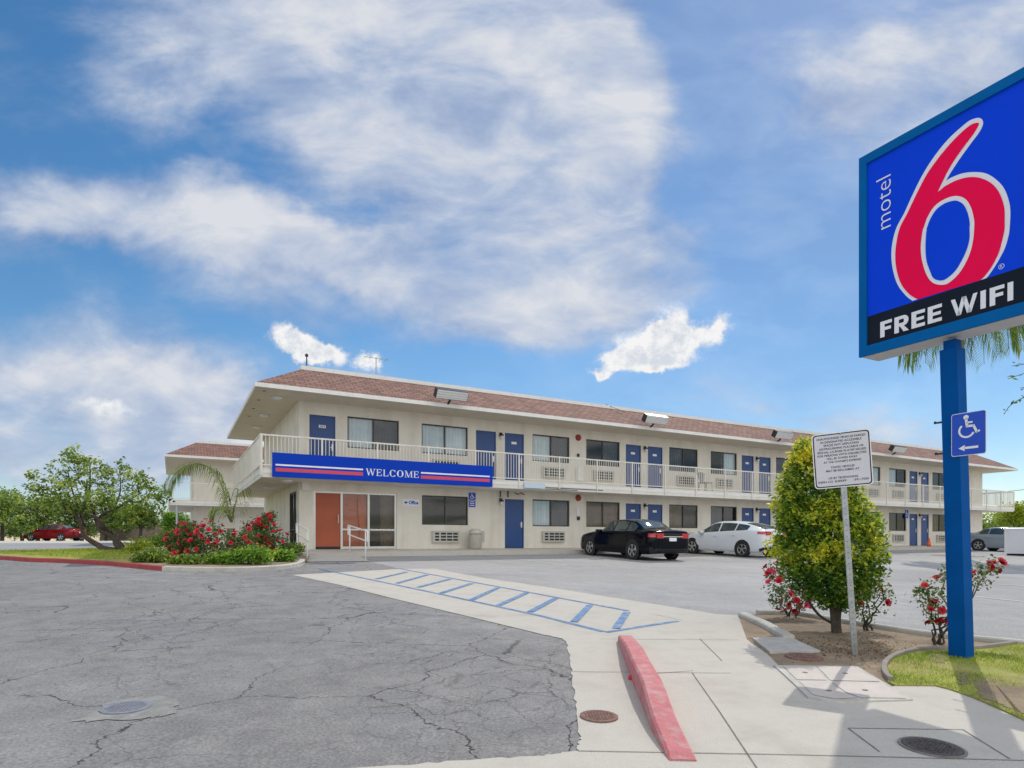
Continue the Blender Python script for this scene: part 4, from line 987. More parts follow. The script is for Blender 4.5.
# ------------------------------------------------------------------ parking notice
def notice():
    b = G(855, 655); top = at(843.5, 486, 6.2); d = top - b
    t = thing('parking_notice', b, 'white notice about unauthorized vehicles on a leaning galvanised post', 'sign')
    ax = d.normalized(); yaw = math.radians(-24); e1 = Vector((math.cos(yaw), math.sin(yaw), 0)); e1 = (e1 - ax * e1.dot(ax)).normalized(); e2 = e1.cross(ax) * -1
    nrm = e1.cross(ax).normalized()                                   # faces the street
    if nrm.y > 0: nrm = -nrm
    ln = d.length + .50; r = .027; bm = BM(); v = []
    for k in (-.06, ln):
        for a, c in ((-1, -1), (1, -1), (1, 1), (-1, 1)): v.append(bm.verts.new(ax * k + e1 * a * r + nrm * c * r))
    for f in ((0, 1, 5, 4), (1, 2, 6, 5), (2, 3, 7, 6), (3, 0, 4, 7), (4, 5, 6, 7), (3, 2, 1, 0)): bm.faces.new([v[i] for i in f])
    fixn(bm); bevel(bm, .004); post = obj('post', bm, M_steel, t)
    bm = BM(); n = int(ln / .055)
    for i in range(n):
        c = ax * (.05 + i * .055) + nrm * (r + .0015)
        bm.faces.new([bm.verts.new(c + (e1 * math.cos(k * PI / 4) + ax * math.sin(k * PI / 4)) * .0042) for k in range(8)])
    obj('post_holes', bm, M_black, post)
    w, h = .515, .545; c = ax * (d.length + h / 2 - .01) + nrm * (r + .004)
    def rr(w, h, rad, o, th):
        bm = BM(); pts = []
        for cx, cy, a0 in ((w / 2 - rad, h / 2 - rad, 0), (-w / 2 + rad, h / 2 - rad, PI / 2), (-w / 2 + rad, -h / 2 + rad, PI), (w / 2 - rad, -h / 2 + rad, 1.5 * PI)):
            for k in range(5): a = a0 + k * PI / 8; pts.append((cx + rad * math.cos(a), cy + rad * math.sin(a)))
        f = bm.faces.new([bm.verts.new(c + e1 * x + ax * y + nrm * o) for x, y in pts])
        if th:
            q = bmesh.ops.extrude_face_region(bm, geom=[f]); bmesh.ops.translate(bm, verts=[g for g in q['geom'] if isinstance(g, bmesh.types.BMVert)], vec=-nrm * th)
        fixn(bm)
        if not th and bm.faces[:][0].normal.dot(nrm) < 0: bmesh.ops.reverse_faces(bm, faces=bm.faces)
        return bm
    obj('plate', rr(w, h, .035, .004, .004), M_facewhite, t); obj('black_border', rr(w - .018, h - .018, .030, .0055, 0), M_black, t); obj('white_field', rr(w - .040, h - .040, .024, .007, 0), mat('notice_white', (.60, .60, .65), .4, .03), t)
    lines = [('UNAUTHORIZED VEHICLES PARKED', .43), ('IN DESIGNATED ACCESSIBLE', .36), ('SPACES NOT DISPLAYING', .31), ('DISTINGUISHING PLACARDS OR', .39), ('SPECIAL LICENSE PLATES ISSUED', .43), ('FOR PERSONS WITH DISABILITIES', .43), ('WILL BE TOWED AWAY', .27), ("AT THE OWNER'S EXPENSE", .33), None, ('TOWED VEHICLES', .21), ('MAY BE RECLAIMED AT', .29), None, None, ('OR BY TELEPHONING', .26)]
    bm = BM(); y = h / 2 - .063
    for l in lines:
        if l is None and len(bm.faces): obj('lettering', bm, M_black, t); bm = BM()
        if l: text_bm(bm, l[0], c + e1 * (-l[1] / 2) + ax * y + nrm * .0085, e1, ax, l[1], .0205, .012); y -= .0335
        else: y -= .020
    text_bm(bm, 'KERN CO. SHERIFF', c + e1 * (-.222) + ax * y + nrm * .0085, e1, ax, .25, .0205, .012)
    text_bm(bm, '-391-7500', c + e1 * (.085) + ax * y + nrm * .0085, e1, ax, .135, .0205, .012)
    obj('lettering', bm, M_black, t)
    for y in (h / 2 - .02, -h / 2 + .02):
        bm = BM(); bmesh.ops.create_uvsphere(bm, u_segments=8, v_segments=6, radius=.009); bmesh.ops.translate(bm, verts=bm.verts, vec=c + ax * y + nrm * .008); obj('bolt', bm, M_steel, t)
notice()

# ------------------------------------------------------------------ kerbs, covers
def street_pieces():
    left = [G(618, 642), G(624, 660), G(632, 682.5), G(642, 707), G(652, 733), G(669, 762.5)]
    pts = smooth_line(left, 5); n = len(pts); hs = []
    for i in range(n):
        u = i / (n - 1); hs.append(.020 + .165 * min(1, .25 + u / .35) ** .8 * min(1, (1 - u) / .42) ** .9)
    bm = ribbon_prism('kerb', pts, .15, .12, M_pink, ends=hs, side=-1)
    # orient the width to the right-hand (pavement) side
    tag(obj('kerb', bm, M_pink), 'short faded pink kerb tapering at both ends between driveway and pavement', 'kerb')
    # low edging along the rear of the bed
    back = smooth_line([G(756, 614), G(797, 615.2), G(830, 620.5), G(865, 626.3), G(930, 636), G(980, 641), G(1024, 645.2), G(1120, 656)], 4)
    bm = ribbon_prism('kerb', back, .10, .065, M_concrete2, side=1)
    tag(obj('kerb', bm, M_concrete2), 'pale concrete edging along the back of the dirt bed behind the roses', 'kerb')
    bm = ribbon_prism('kerb', [G(738, 617), G(760, 627), G(783, 640.5)], .13, .07, M_concrete2, side=-1)
    tag(obj('kerb', bm, M_concrete2), 'short loose concrete beam on the left edge of the dirt bed', 'kerb')
    edge = smooth_line([G(888, 683), G(882, 676), G(882, 667), G(891, 659), G(909, 653.3), G(931, 651.2), G(975, 650), G(1024, 643.6)], 4)
    bm = ribbon_prism('edging', edge, .045, .055, M_wood, side=1, bev=.006)
    tag(obj('lawn_edging', bm, mat('grey_edging', (.26, .23, .20), .9, .2)), 'thin grey curved edging between the small lawn and the dirt bed', 'edging')
    def cover(name, px, py, r, m, lab, cat, dz=.016, ring=True):
        c = G(px, py); t = thing(name, (c.x, c.y, c.z + dz), lab, cat)
        tilt = Matrix.Rotation(-math.atan(.0354), 3, U)
        bm = BM(); lathe(bm, [(r, -.012), (r, .004), (r * .93, .005), (.001, .005)], (0, 0, 0), 28); fixn(bm)
        for k in range(-5, 6):
            for j in range(-5, 6):
                x, y = k * r / 6, j * r / 6
                if math.hypot(x, y) < r * .82: box(bm, (x - r * .05, y - r * .05, .005), (x + r * .05, y + r * .05, .0085))
        bmesh.ops.rotate(bm, verts=bm.verts, cent=(0, 0, 0), matrix=tilt.inverted()); obj('lid', bm, m, t)
        if ring:
            bm = BM(); lathe(bm, [(r * 1.02, -.008), (r * 1.02, .003), (r * 1.12, .003), (r * 1.13, -.01)], (0, 0, 0), 28); fixn(bm); bmesh.ops.rotate(bm, verts=bm.verts, cent=(0, 0, 0), matrix=tilt.inverted()); obj('frame', bm, M_joint, t)
    cover('manhole_cover', 932, 749.5, .152, M_castiron, 'round dark cast iron manhole cover set in the pavement beneath the sign', 'manhole cover')
    cover('water_meter_cover', 599, 718.5, .125, M_castred, 'round rusty meter cover in the concrete beside the pink kerb', 'cover', ring=False)
    cover('manhole_cover', 126, 709, .15, mat('worn_iron', (.21, .22, .26), .8, .2, 20), 'worn round cover in a pale patch of the cracked driveway', 'manhole cover', .012, False)
    cover('valve_cover', 804, 658.6, .17, M_castred, 'low brown round cover lying in the dirt left of the notice post', 'cover', .02, False)
    bm = BM(); pts = [G(78, 723), (G(92, 713)), G(118, 701), G(150, 698), G(172, 699.5), G(177, 706), G(168, 716), G(140, 719)]
    random.seed(2); pp = []
    for p in smooth_line(pts, 6, True): pp.append(p + Vector((random.uniform(-.03, .03), random.uniform(-.03, .03), 0)))
    sheet('driveway_patch', pp, .009, mat('pale_patch', (.27, .265, .25), .95, .25, 14, .6, 90))
    def slab(name, pts, dz, m, lab, cat, lids):
        c = sum(pts, Vector()) / len(pts); c.z = gxy(c.x, c.y); t = thing(name, c, lab, cat)
        bm = BM(); f = bm.faces.new([bm.verts.new(Vector((p.x, p.y, gxy(p.x, p.y) + dz)) - c) for p in pts]); f.normal_update()
        if f.normal.z < 0: f.normal_flip()
        r = bmesh.ops.extrude_face_region(bm, geom=[f]); bmesh.ops.translate(bm, verts=[g for g in r['geom'] if isinstance(g, bmesh.types.BMVert)], vec=(0, 0, -.05)); fixn(bm); obj('rim', bm, m, t)
        for lp in lids:
            bm = BM(); f = bm.faces.new([bm.verts.new(Vector((p.x, p.y, gxy(p.x, p.y) + dz + .004)) - c) for p in lp]); f.normal_update()
            if f.normal.z < 0: f.normal_flip()
            lo = obj('lid', bm, mat('lid_concrete', (.56, .50, .45), .9, .08, 5, .3, 80), t)
            q = sum(lp, Vector()) / len(lp); bm = BM(); lathe(bm, [(.022, 0), (.022, .003), (.001, .003)], Vector((q.x, q.y, gxy(q.x, q.y) + dz + .004)) - c, 10); obj('lifting_hole', bm, M_joint, lo)
    g = G
    slab('utility_vault', [g(774, 667.5), g(857, 668.5), g(913, 702), g(838, 704.5), g(808, 700), g(796, 688)], .022, M_concrete2, 'pale concrete utility vault with four lids in front of the notice post', 'utility vault',
         [[g(783, 668.8), g(814, 669), g(827, 683), g(797, 682.6)], [g(817, 669), g(855, 670), g(880, 684.5), g(830.5, 683.3)], [g(799, 684.2), g(828, 684.8), g(842, 696), g(858, 701), g(836, 702.3), g(813, 698)], [g(832, 685), g(882, 686), g(906, 701.5), g(861, 701), g(846, 695.5)]])
    slab('utility_box_lid', [g(752, 640), g(790, 639.4), g(820, 653.3), g(770, 654.5)], .03, mat('grey_lid', (.46, .44, .41), .9, .15, 8), 'flat grey slab over a utility box at the left edge of the dirt bed', 'utility cover', [])
    # fallen blossom by the kerb
    c = G(631, 681); bm = BM(); bmesh.ops.create_icosphere(bm, subdivisions=2, radius=.024)
    for v in bm.verts: v.co *= 1 + .25 * mnoise.noise(v.co * 60)
    bmesh.ops.translate(bm, verts=bm.verts, vec=(c.x, c.y, c.z + .026)); tag(obj('fallen_blossom', bm, mat('blossom_red', (.60, .02, .05), .6, .2)), 'single red blossom fallen on the concrete beside the pink kerb', 'blossom')
street_pieces()

# ------------------------------------------------------------------ cars
def interp(x, xs, ys):
    """smooth monotone-ish interpolation; xs ascending"""
    xs = list(xs); 
    if x <= xs[0]: return ys[0]
    if x >= xs[-1]: return ys[-1]
    i = max(k for k in range(len(xs)) if xs[k] <= x); i = min(i, len(xs) - 2)
    h = xs[i + 1] - xs[i]; t = (x - xs[i]) / h
    def sl(k):
        if k == 0 or k == len(xs) - 1: return 0 if False else (ys[min(k + 1, len(xs) - 1)] - ys[max(k - 1, 0)]) / (xs[min(k + 1, len(xs) - 1)] - xs[max(k - 1, 0)])
        a = (ys[k] - ys[k - 1]) / (xs[k] - xs[k - 1]); b = (ys[k + 1] - ys[k]) / (xs[k + 1] - xs[k])
        return 0 if a * b <= 0 else 2 * a * b / (a + b)
    m0, m1 = sl(i) * h, sl(i + 1) * h
    return (2 * t ** 3 - 3 * t * t + 1) * ys[i] + (t ** 3 - 2 * t * t + t) * m0 + (-2 * t ** 3 + 3 * t * t) * ys[i + 1] + (t ** 3 - t * t) * m1
SEDAN = dict(x=[-2.43, -2.36, -2.1, -1.75, -1.05, -.4, .25, .98, 1.35, 1.95, 2.28, 2.40],
             zr=[.98, 1.06, 1.10, 1.13, 1.42, 1.47, 1.44, 1.03, .97, .86, .74, .62], zs=[.93, .98, 1.00, 1.00, .985, .97, .95, .93, .91, .82, .70, .58],
             zb=[.36, .27, .24, .21, .20, .20, .20, .20, .20, .20, .22, .30], w=[.72, .80, .87, .90, .91, .91, .91, .91, .90, .87, .78, .62], wr=[.66, .72, .76, .68, .60, .60, .60, .70, .78, .76, .68, .52],
             wx=(1.40, -1.38), r=.335, door=[(.95, -.10), (-.13, -1.05)], win=[(.80, -.06), (-.14, -.86), (-.92, -1.38)], ws=(.93, .30), rw=(-1.12, -1.72), tail=(.80, .98, .40), W=.91)
HATCH = dict(x=[-2.27, -2.20, -2.0, -1.7, -1.1, -.4, .15, 1.05, 1.45, 1.95, 2.15, 2.27],
             zr=[1.03, 1.13, 1.22, 1.32, 1.43, 1.48, 1.47, 1.06, .93, .78, .66, .54], zs=[1.0, 1.05, 1.09, 1.09, 1.05, 1.00, .96, .91, .86, .73, .61, .50],
             zb=[.45, .30, .24, .21, .19, .19, .19, .19, .19, .19, .22, .28], w=[.70, .78, .84, .87, .88, .88, .88, .88, .87, .82, .72, .58], wr=[.60, .62, .60, .58, .57, .58, .59, .70, .76, .72, .62, .48],
             wx=(1.38, -1.33), r=.325, door=[(.98, -.05), (-.08, -1.0)], win=[(.90, -.02), (-.09, -.86), (-.92, -1.50)], ws=(1.02, .22), rw=(-1.25, -2.12), tail=(.92, 1.08, .38), W=.88)
def car(name, prof, paint, label, loc, heading, ratio=(1, 1, 1)):
    t = thing(name, loc, label, 'car', None, heading); X = prof['x']
    fl = lambda k, x: interp(x, X, prof[k])
    NX = 88; xs = [X[0] + (X[-1] - X[0]) * (.5 - .5 * math.cos(PI * (.06 + .88 * i / (NX - 1)))) for i in range(NX)]
    xs = [X[0] + (X[-1] - X[0]) * (q - xs[0]) / (xs[-1] - xs[0]) for q in xs]
    def side(x, v):
        """greenhouse side, v 0 at the belt to 1 at the roof edge"""
        w, wr, zs, zr = fl('w', x), fl('wr', x), fl('zs', x), max(fl('zr', x), fl('zs', x) + .02); ze = zr - min(.06, (zr - zs) * .4)
        return (w * .955 + (wr - w * .955) * (v ** .9), zs + (ze - zs) * v)
    def lower(x, u):
        w, zb, zs = fl('w', x), fl('zb', x), fl('zs', x)
        ys = [.93, .975, 1.0, 1.0, .985, .955]; us = [0, .12, .35, .6, .85, 1]
        return (w * interp(u, us, ys), zb + (zs - zb) * u)
    def top(x, f):
        wr, zr, zs = fl('wr', x), max(fl('zr', x), fl('zs', x) + .02), fl('zs', x); dr = min(.06, (zr - zs) * .4); return (wr * f, zr - dr * f ** 2.4)
    def half(x):
        h = [(0, fl('zb', x)), (fl('w', x) * .6, fl('zb', x))] + [lower(x, u) for u in (0, .06, .15, .3, .45, .6, .75, .87, .95, 1)] + [side(x, v) for v in (.2, .4, .6, .8, 1)] + [top(x, f) for f in (.85, .6, .3, 0)]
        return h
    bm = BM(); rings = []
    def ring(x, sc=1.0, zc=None):
        h = half(min(max(x, X[0]), X[-1])); pts = [(y, z) for y, z in h] + [(-y, z) for y, z in reversed(h[1:-1])]
        if zc is not None: pts = [(y * sc, zc + (z - zc) * sc) for y, z in pts]
        return [bm.verts.new((x, y, z)) for y, z in pts]
    zc0, zc1 = .62, .45
    rings.append(ring(X[0] - .035, .3, zc0)); rings.append(ring(X[0] - .03, .75, zc0)); rings.append(ring(X[0] - .018, .93, zc0))
    rings += [ring(x) for x in xs]
    rings.append(ring(X[-1] + .02, .93, zc1)); rings.append(ring(X[-1] + .035, .7, zc1)); rings.append(ring(X[-1] + .045, .3, zc1))
    for i in range(len(rings) - 1):
        n = len(rings[i])
        for k in range(n): bm.faces.new((rings[i][k], rings[i][(k + 1) % n], rings[i + 1][(k + 1) % n], rings[i + 1][k]))
    bm.faces.new(rings[0]); bm.faces.new(rings[-1]); fixn(bm)
    bm.faces.ensure_lookup_table()
    data = [(f.calc_center_median().copy(), [v.co.copy() for v in f.verts], f.normal.copy()) for f in bm.faces]
    body = obj('body', bm, paint, t, True)
    def extract(nm, pred, off, m, parent=t):
        b = BM()
        for c, vs, nr in data:
            if pred(c, nr): b.faces.new([b.verts.new(v + nr * off) for v in vs])
        bmesh.ops.remove_doubles(b, verts=b.verts, dist=.003); return obj(nm, b, m, parent, True)
    def patch(fn, xa, xb, va, vb, nx, nv, off, sgn):
        b = BM(); g = []
        for i in range(nx + 1):
            x = xa + (xb - xa) * i / nx; row = []
            lo = va(x) if callable(va) else va; hi = vb(x) if callable(vb) else vb
            for j in range(nv + 1): y, z = fn(x, lo + (hi - lo) * j / nv); row.append(b.verts.new((x, (y + off) * sgn, z)))
            g.append(row)
        for i in range(nx):
            for j in range(nv): b.faces.new((g[i][j], g[i + 1][j], g[i + 1][j + 1], g[i][j + 1]))
        fixn(b)
        if sum(f.normal.y for f in b.faces) * sgn < 0: bmesh.ops.reverse_faces(b, faces=b.faces)
        return b
    for sgn in (1, -1):
        for k, (xa, xb) in enumerate(prof['door']):
            dr = obj('door', patch(lower, xa, xb, .10, .985, 10, 8, .004, sgn), paint, t, True)
            hb = BM(); y, z = lower(xb + .12, .82); box(hb, (xb + .05, (y + .012) * sgn, z - .012), (xb + .22, (y + .035) * sgn, z + .015)); bevel(hb, .006); obj('handle', hb, paint, dr)
        for k, (xa, xb) in enumerate(prof['win']):
            lo = .10; hi = .92
            if k == 0:
                f = lambda x: min(hi, max(lo + .02, lo + .02 + (hi - lo) * (xa - x) / .46)) if False else hi
            obj('side_window', patch(side, xa, xb, lo, hi, 10, 6, .007, sgn), M_carglass if False else MATS['car_side_glass'], t, True)
    def topglass(nm, xa, xb, fr):
        b = BM(); g = []
        for i in range(11):
            x = xa + (xb - xa) * i / 10; row = []
            for j in range(13): f = -fr + 2 * fr * j / 12; y, z = top(x, abs(f)); row.append(b.verts.new((x, math.copysign(y, f), z + .007)))
            g.append(row)
        for i in range(10):
            for j in range(12): b.faces.new((g[i][j], g[i + 1][j], g[i + 1][j + 1], g[i][j + 1]))
        fixn(b)
        if sum(f.normal.z for f in b.faces) < 0: bmesh.ops.reverse_faces(b, faces=b.faces)
        obj(nm, b, MATS['car_side_glass'], t, True)
    topglass('windscreen', prof['ws'][0], prof['ws'][1], .93); topglass('rear_window', prof['rw'][0], prof['rw'][1], .88)
    z0, z1, ymin = prof['tail']
    for sgn in (1, -1):
        uf = lambda zz: (lambda x: (zz - fl('zb', x)) / (fl('zs', x) - fl('zb', x)))
        b = patch(lower, X[0] + .005, X[0] + .26, uf(z0 + .03), uf(z1 - .02), 6, 3, .006, sgn)
        bb = BM(); yo = fl('w', X[0]) * .955; box(bb, (X[0] - .046, ymin * sgn, z0), (X[0] + .012, yo * sgn, z1 - .01)); bevel(bb, .02, 2); tmp = bpy.data.meshes.new('t'); bb.to_mesh(tmp); bb.free(); b.from_mesh(tmp); bpy.data.meshes.remove(tmp)
        obj('tail_lamp', b, M_tail, t)
    for sgn in (1, -1): extract('headlight', lambda c, n: c.x > X[-1] - .32 and .50 < c.z < .72 and c.y * sgn > .36 and n.z < .75, .008, M_lens)
    extract('rear_bumper', lambda c, n: c.x < X[0] + .18 and c.z < .44 and n.z > -.6, .006, M_black); extract('grille', lambda c, n: c.x > X[-1] - .05 and .3 < c.z < .52 and abs(c.y) < .45, .006, M_black)
    b = BM(); box(b, (X[0] - .047, -.155, .70), (X[0] - .034, .155, .82)); bevel(b, .004); obj('number_plate', b, M_facewhite, t)
    b = BM(); box(b, (X[0] - .048, -.42, .845), (X[0] - .02, .42, .872)); obj('trim_strip', b, M_alu, t)
    for sgn in (1, -1):
        b = BM(); box(b, (-.11, -.09, -.065), (.07, .09, .065)); bevel(b, .035, 2); y, z = side(prof['win'][0][0] - .06, .16); bmesh.ops.translate(b, verts=b.verts, vec=(prof['win'][0][0] - .06, (y + .11) * sgn, z + .02)); obj('wing_mirror', b, paint, t, True)
    r = prof['r']; Wd = prof['W']; first = None
    for xw in prof['wx']:
        for sgn in (1, -1):
            b = BM(); lathe(b, [(r + .055, -.02), (r + .055, .002), (r - .02, .002)], (0, 0, 0), 30, 'Y'); fixn(b)
            bmesh.ops.translate(b, verts=b.verts, vec=(xw, 0, r + .012))
            for v in b.verts: v.co.y = (lower(xw, .5)[0] + v.co.y + .004) * sgn
            b2 = [f for f in b.faces]
            obj('arch_shade_ring', b, M_black, t)  # flat black ring on the body, painted in as the wheel well's shade
            b = BM(); lathe(b, [(r * .6, -.19), (r * .95, -.19), (r, -.165), (r, -.02), (r * .955, .006), (r * .72, .012), (r * .70, -.01)], (0, 0, 0), 30, 'Y'); fixn(b)
            wh = obj('wheel', BM(), M_tyre, t); ty = obj('tyre', b, M_tyre, wh, True)
            b = BM(); lathe(b, [(r * .70, .0), (r * .70, -.005), (r * .66, .008), (r * .60, -.005), (r * .60, -.03), (.001, -.035)], (0, 0, 0), 30, 'Y')
            for k in range(5):
                a = 2 * PI * k / 5 + .3
                for da in (-.13, .13):
                    p0 = Vector((.05 * math.cos(a), .0, .05 * math.sin(a))); p1 = Vector((r * .64 * math.cos(a + da), .006, r * .64 * math.sin(a + da))); s_ = Vector((-math.sin(a), 0, math.cos(a))) * .017
                    q = [p0 - s_, p1 - s_, p1 + s_, p0 + s_]; vs = [b.verts.new(w_ + Vector((0, .004, 0))) for w_ in q] + [b.verts.new(w_ + Vector((0, -.03, 0))) for w_ in q]
                    for f in ((0, 1, 2, 3), (7, 6, 5, 4), (0, 4, 5, 1), (1, 5, 6, 2), (2, 6, 7, 3), (3, 7, 4, 0)): b.faces.new([vs[i] for i in f])
            lathe(b, [(.06, -.03), (.06, .012), (.001, .016)], (0, 0, 0), 14, 'Y'); fixn(b); rm = obj('rim', b, M_rim, wh)
            wh.location = (xw, (lower(xw, .5)[0] + .004) * sgn, r); wh.rotation_euler = (0, 0, 0 if sgn > 0 else PI)
    t.scale = ratio; return t
def side_glass():
    m = bpy.data.materials.new('car_side_glass'); nt, N, L = nodes_of(m); out = N('ShaderNodeOutputMaterial'); p = N('ShaderNodeBsdfPrincipled'); L(p.outputs[0], out.inputs[0])
    p.inputs['Base Color'].default_value = (.035, .055, .056, 1); p.inputs['Roughness'].default_value = .04; p.inputs['Specular IOR Level'].default_value = .7; p.inputs['Coat Weight'].default_value = .4; MATS['car_side_glass'] = m
side_glass()
def paint(name, c, metal=.3): return mat(name, c, .12, .0, 1.0, metal=metal, coat=.12, spec=.15)
HV = math.atan2(V.y, V.x)
def slope_car(o):                                                      # stand the car on the falling lot
    q = Matrix.Rotation(o.rotation_euler.z, 4, 'Z'); d = (q @ Vector((1, 0, 0))); pitch = math.atan(.0354 * d.dot(V)); roll = math.atan(.0354 * (q @ Vector((0, 1, 0))).dot(V))
    o.rotation_euler = (roll, -pitch, o.rotation_euler.z)
def park(name, prof, pt, label, rear_wheel_xy, heading, track, **k):
    d = Vector((math.cos(heading), math.sin(heading), 0)); right = Vector((d.y, -d.x, 0))
    c = Vector((rear_wheel_xy[0], rear_wheel_xy[1], 0)) + right * track + d * (-prof['wx'][1]); c.z = gxy(c.x, c.y)
    o = car(name, prof, pt, label, c, heading, **k); slope_car(o); return o
rb = G(634, 559.7); rw = G(743, 557.2)
park('sedan', SEDAN, paint('black_car_paint', (.002, .0028, .007), 0), 'black four door sedan parked nose in below the balcony', (rb.x, rb.y), HV - .05, .82)
park('hatchback', HATCH, paint('white_car_paint', (.70, .73, .76), 0), 'white hatchback parked nose in between the black sedan and the clipped tree', (rw.x, rw.y), HV + .02, .80)
def other_cars():
    q = at(968, 541, 38.5); d = -V
    o = car('sedan', SEDAN, paint('silver_car_paint', (.34, .40, .47), .5), 'silver blue sedan parked near the far right end of the motel', (q.x, q.y, 0), math.atan2(d.y, d.x)); o.location = q + d * 2.1 + U * .5; o.location.z = gxy(o.location.x, o.location.y); slope_car(o)
    q = at(54, 541, 55); o = car('sedan', SEDAN, paint('red_car_paint', (.20, .006, .010), .0), 'dark red sedan parked along the far road behind the leaning tree', (q.x, q.y, gxy(q.x, q.y)), math.radians(176))
other_cars()
def white_box():
    q = G(1040, 557); t = thing('indistinct_white_shape', q, 'indistinct white shape, built as a plain box on a dark base, at the right edge of the lot', 'unknown object', None, ROTZ); m = mat('white_enamel', (.74, .74, .78), .4, .03, 2)
    s = .28  # made-up box standing in for a blurred shape, probably a white car
    bm = BM(); box(bm, (s, 0, .14), (3.9, 1.6, 1.36)); bevel(bm, .05, 3); obj('body', bm, m, t)
    bm = BM(); box(bm, (s + .12, .06, -.1), (3.8, 1.54, .139)); obj('base', bm, M_black, t)
    bm = BM(); lathe(bm, [(.06, 0), (.05, .02), (.001, .03)], (0, 0, 0), 14, 'Y'); fixn(bm); bmesh.ops.scale(bm, verts=bm.verts, vec=(1.7, -1, .5)); bmesh.ops.translate(bm, verts=bm.verts, vec=(1.0, -.002, .62)); obj('handle', bm, M_alu, t)
    bm = BM(); box(bm, (.9, -.012, 1.16), (1.0, -.002, 1.22)); obj('vent', bm, M_black, t)
    bm = BM()
    pr = [(s - .03, 1.361), (s - .03, 1.40), (s + .6, 1.47), (3.95, 1.47), (3.95, 1.361)]
    a = [bm.verts.new((x, -.04, z)) for x, z in pr]; b = [bm.verts.new((x, 1.64, z)) for x, z in pr]; bm.faces.new(a); bm.faces.new(list(reversed(b)))
    for i in range(5): bm.faces.new((a[i], a[(i + 1) % 5], b[(i + 1) % 5], b[i]))
    fixn(bm); obj('lid', bm, m, t)
white_box()

# ------------------------------------------------------------------ plants
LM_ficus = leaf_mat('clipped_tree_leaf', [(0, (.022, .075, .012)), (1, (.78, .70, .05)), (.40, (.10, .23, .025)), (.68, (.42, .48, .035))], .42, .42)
LM_rose = leaf_mat('rose_leaf', [(0, (.05, .11, .03)), (1, (.30, .34, .10)), (.5, (.12, .19, .05))], .5, .3)
LM_green = leaf_mat('bed_leaf', [(0, (.03, .10, .013)), (1, (.44, .58, .06)), (.5, (.15, .31, .03))], .5, .35)
LM_tree = leaf_mat('tree_leaf', [(0, (.03, .07, .014)), (1, (.48, .56, .10)), (.5, (.17, .27, .04))], .5, .35)
LM_far = leaf_mat('far_leaf', [(0, (.035, .08, .018)), (1, (.32, .38, .08)), (.5, (.12, .19, .04))], .6, .3)
LM_yel = leaf_mat('bright_leaf', [(0, (.12, .19, .02)), (1, (.50, .55, .05)), (.5, (.30, .38, .03))], .5, .4)
LM_palm = leaf_mat('palm_leaf', [(0, (.06, .13, .02)), (1, (.42, .46, .10)), (.5, (.18, .29, .045))], .5, .3)
LM_grass = leaf_mat('grass_blade', [(0, (.10, .21, .02)), (1, (.60, .54, .14)), (.5, (.33, .41, .04))], .6, .3)
def leaf_cards(centres, size, rng, var, aspect=.5, up=.35, fold=.15):
    """one folded rhombic leaf at every centre"""
    n = len(centres); C = np.asarray(centres, float)
    d = rng.normal(size=(n, 3)); d[:, 2] = d[:, 2] * .7 - .1; d /= np.linalg.norm(d, axis=1)[:, None]
    a = rng.normal(size=(n, 3)); a[:, 2] += up * 3; s = np.cross(d, a); s /= np.linalg.norm(s, axis=1)[:, None] + 1e-9; nn = np.cross(s, d)
    L = size * rng.uniform(.65, 1.25, n); wd = L * aspect * .5
    p0 = C - d * (L * .5)[:, None]; p2 = C + d * (L * .5)[:, None]; p1 = C + s * wd[:, None] + nn * (wd * fold)[:, None] - d * (L * .06)[:, None]; p3 = C - s * wd[:, None] + nn * (wd * fold)[:, None] - d * (L * .06)[:, None]
    vs = np.stack([p0, p1, p2, p3], 1).reshape(-1, 3); i = np.arange(n) * 4
    fs = np.stack([np.stack([i, i + 1, i + 2], 1), np.stack([i, i + 2, i + 3], 1)], 1).reshape(-1, 3)
    return vs, fs.tolist(), np.repeat(np.asarray(var), 2)
def clumps(cents, per, spread, rng):
    c = np.repeat(np.asarray(cents, float), per, axis=0); return c + rng.normal(size=c.shape) * spread
def branchy(bm, base, tip, r0, r1, rng, wob=.08, seg=7, n=7):
    base, tip = Vector(base), Vector(tip); L_ = (tip - base).length; pts = []; rs = []
    for i in range(n + 1):
        u = i / n; w = Vector(rng.normal(size=3)) * wob * L_ * (math.sin(PI * u)) * .35; pts.append(base.lerp(tip, u) + w); rs.append(r0 + (r1 - r0) * u)
    tube(bm, pts, rs, seg); return pts
